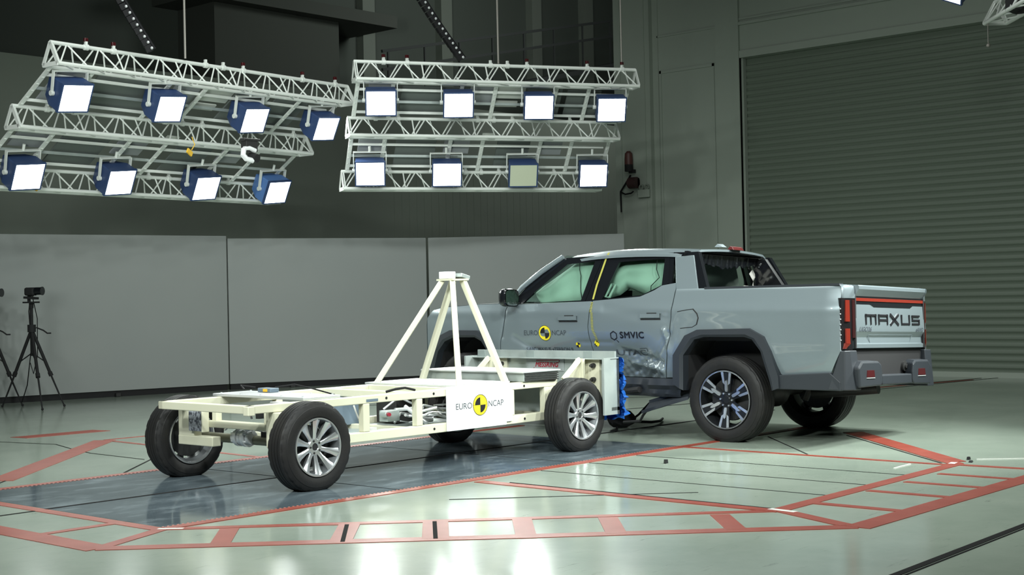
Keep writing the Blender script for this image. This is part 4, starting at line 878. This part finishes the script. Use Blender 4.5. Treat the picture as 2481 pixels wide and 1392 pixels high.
# mirror, handles, fuel flap
b = MB(); rows = []
for k, (f, s) in enumerate(((2.53, .55), (2.51, .85), (2.47, 1.0), (2.43, 1.0), (2.415, .93))):
    rows.append([T(f, -.095 + s * .115 * (abs(cos(a)) ** .5) * (1 if cos(a) > 0 else -1), 1.345 + s * .092 * (abs(sin(a)) ** .5) * (1 if sin(a) > 0 else -1)) for a in [2 * pi * q / 28 for q in range(28)]])
b.grid(rows, 0, True); b.add(rows[0], [tuple(range(28))]); b.tube(T(2.47, -.03, 1.29), T(2.50, .09, 1.285), .03, 10)
mr = b.build('door_mirror', M['black'], TK, smooth=0.7)
b = MB(); q = [T(2.412, -.095 + .10 * (abs(cos(a)) ** .5) * (1 if cos(a) > 0 else -1), 1.345 + .078 * (abs(sin(a)) ** .5) * (1 if sin(a) > 0 else -1)) for a in [2 * pi * q / 28 for q in range(28)]]; b.add(q, [tuple(range(28))]); b.add([p + V((.004, 0, 0)) for p in q], [tuple(range(28))]); b.build('mirror_glass', mat('mirror_glass', (0.10, 0.11, 0.11), 0.12, 1.0, bump=(40, 0.25)), mr, smooth=None)
b = MB(); b.tube(T(2.52, W_ + .03, 1.29), T(2.50, W_ - .09, 1.285), .03, 10); b.sphere(T(2.46, W_ + .10, 1.345), .11, 14, 10, 0, (.5, 1, .8)); b.build('door_mirror', M['black'], TK)
for fc, zc in ((1.80, 1.132), (.81, 1.148)):
    b = MB(); ff = [fc - .115 + .023 * k for k in range(11)]
    b.grid([[T(f, N(f, zc + dz) + dn, zc + dz) for f in ff] for dz, dn in ((.026, .0), (.024, -.018), (-.014, -.020), (-.022, .0))]); b.build('door_handle', M['paint'], TK, smooth=0.6)
    b = MB(); b.grid([[T(f, N(f, zc + dz) - .0025, zc + dz) for f in ff] for dz in (-.022, -.034)]); b.grid([[T(f, N(f, zc + dz) - .0025, zc + dz) for f in ff[2:-3]] for dz in (.034, .026)]); b.build('handle_recess_shade', M['matt_black'], TK, smooth=0.6, recalc=False)  # flat black strips: the handle recess with its shadow painted in
b = MB()
for pts, rr in (([(.50, 1.190), (.40, 1.205), (.33, 1.212)], .0035), ([(.33, 1.212), (.285, 1.17), (.272, 1.13), (.290, 1.07)], .006), ([(.290, 1.07), (.34, 1.045), (.47, 1.035)], .0035)): b.path([T(f, N(f, z), z) for f, z in pts], rr, 8)
b.build('fuel_flap_edge', M['matt_black'], TK)
# markings on the doors
def onbody(fc, zc, off=.0035):
    return lambda x, y, e=0.0: T(fc - x, N(fc - x, zc + y) - off - e, zc + y)
roundel(onbody(2.098, .990), .077, TK)
for t_, fc, wd in (('EURO', 2.275, .175), ('NCAP', 1.923, .175)): lettering('door_lettering', t_, .072, wd, onbody(fc, .990), M['ink_grey'], TK)
lettering('door_lettering', 'SMVIC', .085, .285, onbody(1.035, .968), M['ink'], TK, spacing=1.12, thick=.0034)
b = MB(); mp_ = onbody(1.255, .965); hx = [(.046 * cos(a), .048 * sin(a)) for a in [pi / 2 + 2 * pi * k / 6 for k in range(6)]]; hi = [(x * .74, y * .74) for x, y in hx]
b.grid([[mp_(x, y) for x, y in hx], [mp_(x, y) for x, y in hi]], 0, True); b.add([mp_(.010, -.028), mp_(.020, -.034), mp_(.052, -.062), mp_(.042, -.066)], [(0, 1, 2, 3)]); b.build('door_emblem', M['ink'], TK, smooth=None, recalc=False)
lettering('door_lettering', 'UTAC', .075, .365, onbody(1.085, .800), M['ink_grey'], TK, bold=.001)
b = MB(); mp_ = onbody(.93, .80)
for q in ([(-.045, .043), (.045, .050), (.045, .043), (-.045, .037)], [(.045, .050), (.058, .040), (.050, .036), (.042, .043)], [(.058, .040), (.054, .012), (.047, .014), (.050, .036)]): b.add([mp_(x, y) for x, y in q], [(0, 1, 2, 3)])
b.build('door_swoosh', M['ink_grey'], TK, smooth=None, recalc=False)
lettering('door_lettering', 'SAIC MAXUS eTERRON 9', .05, .56, onbody(2.07, .826), M['ink_grey'], TK, bold=.001)
roundel(onbody(1.481, .888), .030, TK, False, .0, (0, 2), .98, 'target_sticker'); roundel(onbody(1.712, .874), .027, TK, False, .2, (0, 2), .98, 'target_sticker')
tp0 = [(1.425, 1.782), (1.445, 1.745), (1.475, 1.60), (1.505, 1.463), (1.52, 1.32)]
b = MB(); b.grid([[T(f - .011, NB(z) - .006, z) for f, z in tp0], [T(f + .011, NB(z) - .006, z) for f, z in tp0]]); b.build('measuring_tape', M['tape'], TK, smooth=0.8, recalc=False)
b = MB()
for k in range(26):
    z = 1.29 - k * .0145; f = 1.505 + (.01 if z > 1.2 else 0) - .035 * sm(1.05, .93, z) - .0 * k; b.add([T(f - .014, N(f, z) - .004, z), T(f + .014, N(f, z) - .004, z), T(f + .014, N(f, z - .007) - .004, z - .007), T(f - .014, N(f, z - .007) - .004, z - .007)], [(0, 1, 2, 3)])
b.build('measuring_marks', M['tape'], TK, smooth=None, recalc=False)
# wheels
wheel(TK, (0, 0, .385), (0, 1, 0), .395, .255, .268, 'six', 0.0, .45)
wheel(TK, (0, -1.85, .385), (0, -1, 0), .395, .255, .268, 'six', 0.0, .2)
wheel(TK, (3.22, -.02, .385), (0.05, 1, 0), .395, .255, .268, 'six', 0.0, .1)
wheel(TK, (3.22, -1.83, .385), (0.05, -1, 0), .395, .255, .268, 'six', 0.0, .7)
# bent side step hanging behind the barrier
b = MB(); sp = [(.40, .05, .405), (.55, .02, .37), (.70, -.04, .31), (.80, -.06, .275), (.86, -.05, .262)]
b.grid([[T(f, n - .03, z) for f, n, z in sp], [T(f, n - .03, z - .03) for f, n, z in sp], [T(f + .03, n + .14, z + .06) for f, n, z in sp], [T(f + .03, n + .14, z + .09) for f, n, z in sp]], 0, True)
b.build('side_step', M['plastic'], TK, smooth=0.5)
b = MB(); b.path([T(.85, .02, .28), T(.92, .03, .21), T(.99, .08, .15), T(1.2, .1, .13)], .013, 8); b.path([T(1.0, .1, .45), T(1.3, .2, .42), T(1.7, .15, .40), T(2.0, .2, .41)], .03, 8); b.build('bent_bracket', M['matt_black'], TK)

# ------------------------------------------------------------------ floodlight rigs
UP = V((0, 0, 1))
def truss(parent, P, d, m, L, sec=0.27, hgt=0.25, r=0.024):
    """triangular lattice beam: two bottom chords at P and P + m*sec, one top chord between them"""
    g = part_empty('truss', parent); P = V(P)
    A = lambda s: P + d * s; B = lambda s: P + m * sec + d * s; C = lambda s: P + m * (sec / 2) + UP * hgt + d * s
    for nm, fn in (('chord', A), ('chord', B), ('chord', C)):
        b = MB(); b.tube(fn(0), fn(L), r, 12); b.build(nm, M['truss'], g)
    b = MB(); n = max(3, round(L / 0.43)); st = L / n
    for k in range(n):
        s0, s1 = k * st + .03, (k + 1) * st - .03
        b.tube(A(s0), C((s0 + s1) / 2), .010, 6); b.tube(C((s0 + s1) / 2), A(s1), .010, 6)
        b.tube(B(s1), C((s0 + s1) / 2 + .06), .010, 6); b.tube(C((s0 + s1) / 2 - .06), B(s0), .010, 6)
        b.tube(A(s0), B(s1), .010, 6)
        if k % 2 == 0: b.tube(A(s0), C(s0), .010, 6)
    for s in (0.0, L):
        for p, q in ((A, B), (B, C), (C, A)): b.bar(p(s), q(s), .05, .012, d)
    b.build('lattice', M['truss'], g)
    return g
def clamp(parent, p, d, col=None):
    b = MB(); b.tube(p - d * .025, p + d * .025, .036, 12); b.box(p + UP * .045, (.03, .03, .05)); o = b.build('clamp', M['truss'], parent)
    if col:
        c = MB(); c.box(p + UP * .085, (.05, .035, .045)); c.build('clamp_handle', col, o, smooth=None, bevel=.008)
    return o
def lamp_geo():
    """one floodlight: root at the lens centre, lens looks along local -Z, local +Y is up"""
    t = thing('flood_lamp', 'blue floodlight', 'floodlight')
    b = MB(); fw_, fh = .205, .175
    ra = [V((-fw_, -fh, 0)), V((fw_, -fh, 0)), V((fw_, fh, 0)), V((-fw_, fh, 0))]; rb_ = [V((x * .97, y * .97, .20)) for x, y, _ in ra]; rc = [V((-.15, -.12, .36)), V((.15, -.12, .36)), V((.15, .12, .36)), V((-.15, .12, .36))]
    b.grid([ra, rb_, rc], 0, True); b.add(rc, [(0, 1, 2, 3)]); b.build('housing', M['blue_case'], t, smooth=None, bevel=.012)
    b = MB(); ri = [V((x * .93, y * .92, -.006)) for x, y, _ in ra]; ro = [V((x * 1.02, y * 1.02, -.006)) for x, y, _ in ra]; rk = [V((x * 1.02, y * 1.02, .03)) for x, y, _ in ra]
    b.grid([ri, ro, rk], 0, True); b.build('bezel', M['blue_case'], t, smooth=None)
    b = MB(); q = [V((x * .93, y * .92, -.004)) for x, y, _ in ra]; b.add([p for p in q[::-1]], [(0, 1, 2, 3)]); b.build('lens', M['lens'], t, smooth=None, recalc=False)
    b = MB()
    for sx in (-1, 1): b.bar(V((sx * .225, 0, .14)), V((sx * .225, .25, .20)), .012, .045); b.tube(V((sx * .205, 0, .14)), V((sx * .245, 0, .14)), .03, 12)
    b.bar(V((-.23, .25, .20)), V((.23, .25, .20)), .045, .012, (0, 1, 0)); b.tube(V((0, .25, .20)), V((0, .33, .21)), .018, 8); b.build('yoke', M['truss'], t)
    return t
LAMP0 = lamp_geo()
used = [False]
def lamp(p, target, label, group, lit=True, power=0.0, roll=0.0, case=None):
    if not used[0]: root = LAMP0; used[0] = True; kids = list(root.children)
    else:
        root = LAMP0.copy(); COL.objects.link(root); kids = []
        for ch in LAMP0.children:
            c = ch.copy(); COL.objects.link(c); c.parent = root; kids.append(c)
    root['label'] = label; root['group'] = group
    root.location = p; root.rotation_euler = ((V(target) - V(p)).to_track_quat('-Z', 'Y').to_matrix() @ Euler((0, 0, roll)).to_matrix()).to_euler()
    if not lit:
        for c in kids:
            if c.name.startswith('lens'): c.data = c.data.copy(); c.data.materials.clear(); c.data.materials.append(M['lens_off'])
    elif power:
        d = bpy.data.lights.new('flood_beam', 'AREA'); d.shape = 'RECTANGLE'; d.size = .36; d.size_y = .30; d.energy = power; d.color = LAMP_COL; d.spread = rad(84)
        o = bpy.data.objects.new('flood_beam', d); COL.objects.link(o); o.parent = root; o.location = (0, 0, -.02)
    if case:
        for c in kids:
            if c.name.startswith('housing'): c.data = c.data.copy(); c.data.materials.clear(); c.data.materials.append(case)
    return root
def rig(label, P, az, Ls, shift, drop, offs, panels, nlamp):
    P = V(P); d = V((cos(az), sin(az), 0)); m = V((-sin(az), cos(az), 0)); step = m * shift - UP * drop
    R = thing('light_rig', label, 'light rig', P)
    rel = V((0, 0, 0))
    for k, L in enumerate(Ls):
        truss(R, step * k + d * offs[k], d, m, L)
        for s in (0.10, .18, .47, .53, .60, .82, .95):
            clamp(R, step * k + d * (offs[k] + L * s) + m * .135 + UP * .25, d, M['red_dim'] if (k == 0 and s in (.10, .18, .6, .82, .95)) else None)
    n_ = d.cross(step).normalized()
    for k in range(2):
        a0 = step * k + m * .27; e0 = step * (k + 1) + UP * .25 + m * .135
        for s in (.02, .14, .38, .50, .72, .84, .985):
            b = MB(); p0 = a0 + d * (Ls[k] * s); p1 = e0 + d * (Ls[k] * s); b.bar(p0, p1, .055, .02, n_)
            for q in range(6): c = p0 + (p1 - p0) * ((q + .5) / 6); b.box(c - n_ * .0, (.030, .030, .028))
            b.build('slotted_strut', M['truss'], R, smooth=None)
        for t_ in (.22, .55, .85):
            b = MB(); q = a0 + (e0 - a0) * t_ + n_ * .02; b.bar(q + d * .1, q + d * (Ls[k] * .97), .035, .035); b.build('lamp_bar', M['truss'] if t_ != .55 else M['galv'], R, smooth=None)
        for (s0, s1, t0, t1, mm) in [(a_ * Ls[k] / 4.8, b_ * Ls[k] / 4.8, c_, e_, f_) for a_, b_, c_, e_, f_ in panels[k]]:
            b = MB(); c0 = a0 + (e0 - a0) * t0 + n_ * .06; c1 = a0 + (e0 - a0) * t1 + n_ * .06
            q = [c0 + d * s0, c0 + d * s1, c1 + d * s1, c1 + d * s0]; b.prism(q, [p + n_ * .02 for p in q]); b.build('back_panel' if mm != 'box' else 'ballast', {'w': M['panel_white'], 'g': M['panel_grey'], 'box': M['panel_light']}[mm], R, smooth=None)
    return R, P, d, m
M['panel_white'] = mat('panel_pale', (0.30, 0.32, 0.33), 0.6); M['panel_grey'] = mat('panel_grey', (0.13, 0.15, 0.14), 0.6); M['panel_light'] = mat('ballast_pale', (0.55, 0.58, 0.53), 0.6)
pnl = [[(.30, .75, .1, .9, 'w'), (.85, 1.9, .15, .95, 'g'), (2.0, 2.4, .1, .6, 'w'), (2.45, 2.95, .05, .42, 'box'), (2.45, 2.85, .5, .66, 'box'), (3.0, 3.6, .1, .9, 'g'), (3.7, 4.3, .15, .9, 'g')],
       [(.25, .75, .05, .5, 'w'), (.9, 1.6, .1, .9, 'g'), (1.75, 2.2, .05, .5, 'w'), (2.4, 2.6, -.1, .1, 'box'), (2.7, 3.3, .1, .9, 'g'), (3.5, 3.9, .05, .5, 'w')]]
R1, P1, D1, M1 = rig('tilted light rig of three lattice beams at the left, above the wide grey screen', (1.816, 6.491, 4.073), rad(5), (4.80, 4.72, 4.80), .75, .64, (0, 0, 0), pnl, 4)
R2, P2, D2, M2 = rig('light rig of three lattice beams hanging above the pickup cab, beside the corner pilaster', (6.057, 6.265, 4.29), rad(-30), (4.06, 3.95, 3.85), .50, .69, (0, 0, 0), pnl, 4)
ordn = ('leftmost', 'second from left', 'third from left', 'rightmost')
PW = 6.0
for row, pts in (('upper', [(2.184, 6.747, 3.737), (3.544, 6.864, 3.739), (4.945, 7.01, 3.719), (6.259, 7.127, 3.718)]), ('lower', [(2.147, 7.766, 2.909), (3.486, 7.884, 2.908), (4.894, 8.015, 2.902), (6.19, 8.124, 2.905)])):
    for k, p in enumerate(pts):
        lamp(p, (V(p) + V((.35, -3.2, -1.9))), 'lit blue floodlight, %s in the %s row of the left light rig' % (ordn[k], row), 'floodlights on the left rig', True, PW, rad(-6),
             mat('bright_blue_case', (0.10, 0.22, 0.52), 0.45) if (row == 'lower' and k == 3) else None)
for row, pts in (('upper', [(6.395, 6.159, 3.979), (7.331, 5.622, 3.975), (8.336, 5.045, 3.971), (9.28, 4.51, 3.959)]), ('lower', [(6.695, 6.728, 3.091), (7.648, 6.182, 3.087), (8.628, 5.62, 3.082), (9.553, 5.081, 3.088)])):
    for k, p in enumerate(pts):
        lit = not (row == 'lower' and k == 2)
        lab = 'lit blue floodlight, %s in the %s row of the rig above the pickup' % (ordn[k], row) if lit else 'unlit blue floodlight with a pale lens, lower row above the pickup'
        lamp(p, V(p) + V((-.62, -.70, -.42)) + (V((.02, .02, -.06)) if not lit else V((0, 0, 0))), lab, 'floodlights on the rig above the pickup', lit, PW, 0)
# rig at the upper right, only its near end in view
R3 = thing('light_rig', 'lattice light beam entering at the upper right, in front of the roller door', 'light rig', (9.704, -0.77, 4.475))
d3 = -FWD.copy(); d3.z = 0; d3.normalize(); m3 = V((-d3.y, d3.x, 0))
truss(R3, (0, 0, 0), d3, m3, 4.5)
b = MB(); b.path([d3 * .3 + m3 * .1 + V((0, 0, .05)), d3 * .8 + m3 * .15 + V((0, 0, -.02)), d3 * 1.4 + m3 * .1 + V((0, 0, .08))], .012); b.build('power_cable', M['cable'], R3)
b = MB(); b.box(d3 * .75 + m3 * .15 + V((0, 0, .06)), (.3, .2, .14)); b.build('junction_box', M['matt_black'], R3, smooth=None)
b = MB(); b.bar(d3 * .25 + m3 * .135 + V((0, 0, .25)), V((8.975, -0.655, 5.06)) - V((9.704, -0.77, 4.475)), .04, .04); b.build('lamp_arm', M['truss'], R3, smooth=None)
lamp((8.929, -0.659, 4.80), (3.6, 0.6, 0.6), 'lit floodlight cut by the top edge of the picture, above the roller door', 'floodlights at the upper right', True, PW, rad(30))
b = MB(); b.tube((0, 0, 0), (0, 0, -.24), .006, 6); b.sphere((0, 0, -.26), .025, 10, 8)
o = b.build('pull_cord', M['rope']); o.location = V((9.704, -0.77, 4.455)) + d3 * .12; tag(o, 'thin pull cord with a small bob hanging under the upper right light beam', 'cord')

# suspension ropes and cable chains
def rope(name, pts, r, m, label, cat):
    b = MB(); o_ = V(pts[-1]); b.path([V(p) - o_ for p in pts], r, 8); o = b.build(name, m); o.location = o_; return tag(o, label, cat)
rope('hoist_rope', [(3.70, 6.75, 11), (3.70, 6.75, 4.36)], .014, M['rope'], 'steel hoist rope holding up the left light rig', 'rope')
rope('hoist_rope', [(7.93, 5.42, 11), (7.93, 5.42, 4.58)], .014, M['rope'], 'steel hoist rope holding up the light rig above the pickup', 'rope')
rope('hoist_rope', [(9.52, 4.50, 11), (9.52, 4.50, 4.58)], .010, M['rope'], 'thin rope at the right end of the light rig above the pickup', 'rope')
def chain(a, c, label, dots):
    a, c = V(a), V(c); o = thing('cable_chain', label, 'cable chain', c, 0, 'cable chains feeding the light rigs'); n = 24; b = MB(); ps = []
    for k in range(n):
        p = a + (c - a) * (k / (n - 1)) + V((0, 0, -.10 * sin(pi * k / (n - 1)))) - c; ps.append(p)
        b.box(p, (.085, .075, .075), (c - a).to_track_quat('Z', 'Y').to_matrix())
    b.path([p + V((.05, -.04, .0)) for p in ps], .022, 8); b.build('links', M['cable'], o, smooth=None)
    b = MB()
    for p in ps[::1]: b.sphere(p + RGT * .045 - FWD * .04, .019, 8, 6)
    b.build('stud', M['alu'], o)
chain((2.20, 6.95, 6.2), (2.98, 6.45, 4.36), 'black cable chain with pale studs dropping to the left light rig', 1)
chain((6.3, 6.0, 6.3), (7.25, 5.50, 4.60), 'black cable chain with pale studs dropping to the rig above the pickup', 1)
# small things hung on the left rig
t = thing('rig_camera', 'white clamped camera hanging under the middle beam of the left light rig', 'camera', (4.75, 6.86, 3.30))
b = MB(); b.box((0, 0, .14), (.26, .10, .03)); b.box((0, .02, .06), (.18, .12, .14)); b.build('bracket', M['steel_dark'], t, smooth=None, bevel=.006)
b = MB(); b.path([(-.12, -.02, .02), (-.14, -.03, -.06), (-.10, -.04, -.11), (0, -.05, -.13)], .035, 10); b.path([(-.12, -.02, .02), (-.04, -.03, .03), (.05, -.04, .0)], .03, 10); b.build('clamp_arm', M['white'], t)
b = MB(); b.tube((.02, .03, -.07), (.04, -.09, -.10), .055, 16); b.build('camera_lens', M['matt_black'], t)
for i, (p, lb) in enumerate((((3.95, 7.05, 3.25), 'yellow tag dangling between the beams of the left light rig'), ((2.35, 7.97, 2.81), 'yellow tag at the bottom left beam of the left light rig'))):
    b = MB(); b.box((0, 0, 0), (.10, .02, .06), Euler((0, .5, .3)).to_matrix()); b.path([(.03, 0, .03), (.08, .0, .10), (.06, .03, .2)], .006, 6); o = b.build('cable_tag', M['orange'], None, smooth=None); o.location = p; tag(o, lb, 'tag')

# ------------------------------------------------------------------ camera tripods at the left
def tripod(c, feet, z0, label, label2, yaw):
    t = thing('camera_tripod', label, 'tripod', (c[0], c[1], 0), 0, 'tripods at the left edge'); c = V((c[0], c[1], 0))
    hub = V((0, 0, z0)); 
    for f in feet:
        f = V((*f, 0)) - c; mid = hub + (f - hub) * .60; g = part_empty('leg', t)
        b = MB(); b.tube(hub + (f - hub).normalized() * .04, mid, .022, 10); b.tube(mid - (mid - hub).normalized() * .06, mid, .030, 10); b.build('upper_section', M['matt_black'], g)
        b = MB(); b.tube(mid, f + V((0, 0, .012)), .013, 8, r1=.010); b.sphere(f + V((0, 0, .018)), .018, 8, 6); b.build('lower_section', M['matt_black'], g)
        b = MB(); b.tube(hub + (f - hub) * .42, V((0, 0, z0 - .32)), .008, 6); b.build('brace', M['matt_black'], t)
    b = MB(); b.tube(V((0, 0, z0 - .36)), V((0, 0, z0 + .30)), .022, 12); b.tube(V((0, 0, z0 - .04)), V((0, 0, z0 + .06)), .055, 14); b.path([V((.05, -.03, z0 + .02)), V((.12, -.09, z0 - .02)), V((.16, -.12, z0 - .06)), V((.20, -.15, z0 - .06))], .010); b.build('centre_column', M['matt_black'], t)
    b = MB(); b.tube(V((0, 0, z0 + .28)), V((0, 0, z0 + .37)), .030, 12); b.box((0, 0, z0 + .36), (.16, .16, .022), Euler((0, 0, yaw)).to_matrix()); b.box((0, 0, z0 + .42), (.16, .12, .03), Euler((0, .1, yaw)).to_matrix()); b.tube(V((-.02, .02, z0 + .36)), V((-.02, .02, z0 + .43)), .022, 10); b.build('pan_head', M['matt_black'], t)
    k = thing('camera', label2, 'camera', (c.x, c.y, z0 + .44), yaw, 'cameras on the tripods')
    b = MB(); b.box((0.0, 0, .065), (.15, .12, .11)); b.build('camera_body', M['matt_black'], k, smooth=None, bevel=.025)
    b = MB(); b.tube((.07, 0, .07), (.17, 0, .07), .052, 20); b.tube((.165, 0, .07), (.175, 0, .07), .058, 20); b.build('camera_lens', M['black'], k)
    b = MB(); b.box((-.09, .13, .06), (.07, .06, .12)); b.build('monitor', M['steel_dark'], k, smooth=None, bevel=.006)
    b = MB(); b.path([(-.10, .15, .08), (-.14, .16, -.2), (-.10, .14, -.7), (-.16, .12, -1.2), (-.3, .2, -1.44)], .007, 6); b.path([(-.08, .15, .02), (-.02, .17, -.3), (-.02, .16, -.8), (-.10, .18, -1.05), (-.16, .2, -.9)], .006, 6); b.build('camera_cable', M['cable'], k)
tripod((3.307, 9.805), [(3.64, 9.58), (3.12, 9.24), (3.16, 10.35)], 1.06, 'black camera tripod with splayed legs, the right one of the pair by the grey screen', 'small black camera on the right tripod in front of the grey screen', rad(-62))
tripod((3.02, 10.36), [(3.40, 10.25), (2.80, 9.92), (2.83, 10.80)], 1.05, 'black camera tripod cut by the left picture edge', 'small black camera on the tripod cut by the left picture edge', rad(-62))

# ------------------------------------------------------------------ wall fittings
WP = WX - .12
t = thing('warning_beacon', 'red beacon lamp on the corner pilaster above the red siren', 'beacon', (WP, 7.57, 3.64))
b = MB(); b.lathe([(.02, 0), (.02, .075), (.12, .075), (.22, .066), (.26, .03), (.262, 0)], (V((-.06, 0, .0)), UP, V((1, 0, 0)), V((0, 1, 0))), 24); b.build('beacon_dome', mat('beacon_red', (0.085, 0.03, 0.026), 0.5), t)
b = MB(); b.tube((-.06, 0, -.10), (-.06, 0, .03), .075, 16); b.box((-.03, -.05, -.10), (.05, .12, .06)); b.build('beacon_base', M['matt_black'], t)
t = thing('siren', 'dark red siren on the corner pilaster below the beacon', 'siren', (WP, 7.49, 3.33))
b = MB(); b.tube((-.07, .06, 0), (-.07, -.10, 0), .10, 20); b.box((-.02, -.02, 0), (.05, .16, .16)); b.build('siren_horn', mat('siren_red', (0.05, 0.022, 0.022), 0.6), t)
b = MB(); b.path([(-.04, .06, .14), (-.03, .20, -.02), (-.03, .30, -.14)], .016, 8); b.path([(-.03, .30, -.14), (-.05, .18, -.19), (-.05, .05, -.18), (-.05, .0, -.15)], .014, 8); b.path([(-.03, .30, -.14), (-.02, .30, -.50)], .014, 8); b.build('siren_cable', M['cable'], t)
t = thing('outlet_box', 'small grey box with round sockets on the corner pilaster', 'outlet box', (WP, 7.27, 3.17))
b = MB(); b.box((-.03, 0, -.04), (.06, .24, .14)); b.build('box_body', M['wall'], t, smooth=None, bevel=.008)
b = MB()
for y in (.06, -.06): b.lathe([(0, .05), (.03, .05), (.03, .032), (0, .030)], (V((-.005, y, .075)), V((-1, 0, 0)), V((0, 1, 0)), UP), 20)
b.build('socket', M['wall_mid'], t)

# ------------------------------------------------------------------ debris from the impact
def frag(name, p, pts, h, m, label, rz=0.0):
    b = MB(); b.prism([V((x, y, 0.0)) for x, y in pts], [V((x * .8, y * .8, h)) for x, y in pts]); o = b.build(name, m, None, smooth=None); o.location = (*p, .0015); o.rotation_euler = (0, 0, rz); return tag(o, label, 'fragment', None)
frag('plastic_fragment', (2.647, -1.125), [(-.022, -.012), (.022, -.010), (.006, .016), (-.004, .018)], .03, M['ink'], 'black plastic fragment alone inside the red marked bay, right of the front trolley wheel')
frag('plastic_fragment', (4.101, -3.006), [(-.012, -.009), (.012, -.012), (.015, .012), (-.012, .012)], .022, M['ink'], 'small upright black fragment at the right corner of the red marking')
frag('plastic_fragment', (3.957, -3.088), [(-.04, -.012), (.04, -.018), (.045, .012), (-.024, .016)], .010, M['ink'], 'flat black fragment at the right corner of the red marking', .4)
frag('plastic_fragment', (4.42, -0.60), [(-.03, -.01), (.05, -.008), (.05, .012), (-.03, .01)], .012, M['white'], 'white sliver lying against the rear left tyre of the pickup', .5)
frag('plastic_fragment', (5.72, -0.02), [(-.05, -.03), (.05, -.02), (.04, .03), (-.04, .03)], .035, M['ink'], 'dark scrap on the floor between the rear wheels of the pickup')
t = thing('torn_trim', 'torn black trim lump with cables lying under the crushed blue barrier', 'debris', (4.95, 1.10, 0.0))
b = MB(); q = random.Random(2); rows = []
for i in range(7):
    a = -1 + 2 * i / 6; rows.append([V((.17 * a + .02 * q.random(), (.13 * sqrt(max(.05, 1 - a * a))) * cos(w_), .085 + (.08 * sqrt(max(.05, 1 - a * a)) + .03 * q.random()) * sin(w_))) for w_ in [2 * pi * k / 10 for k in range(10)]])
b.grid(rows, 0, True); b.add(rows[0], [tuple(range(10))]); b.add(rows[-1], [tuple(range(10))]); b.build('lump', M['matt_black'], t, smooth=0.4)
b = MB(); b.path([(.15, -.05, .05), (.35, -.12, .03), (.6, -.05, .02), (.85, .1, .02)], .014, 8); b.path([(.1, .05, .09), (.35, .12, .05), (.5, .15, .09), (.62, .10, .20)], .012, 8); b.path([(-.2, -.1, .02), (-.4, -.25, .02), (-.55, -.3, .02)], .012, 8); b.build('loose_cable', M['cable'], t)
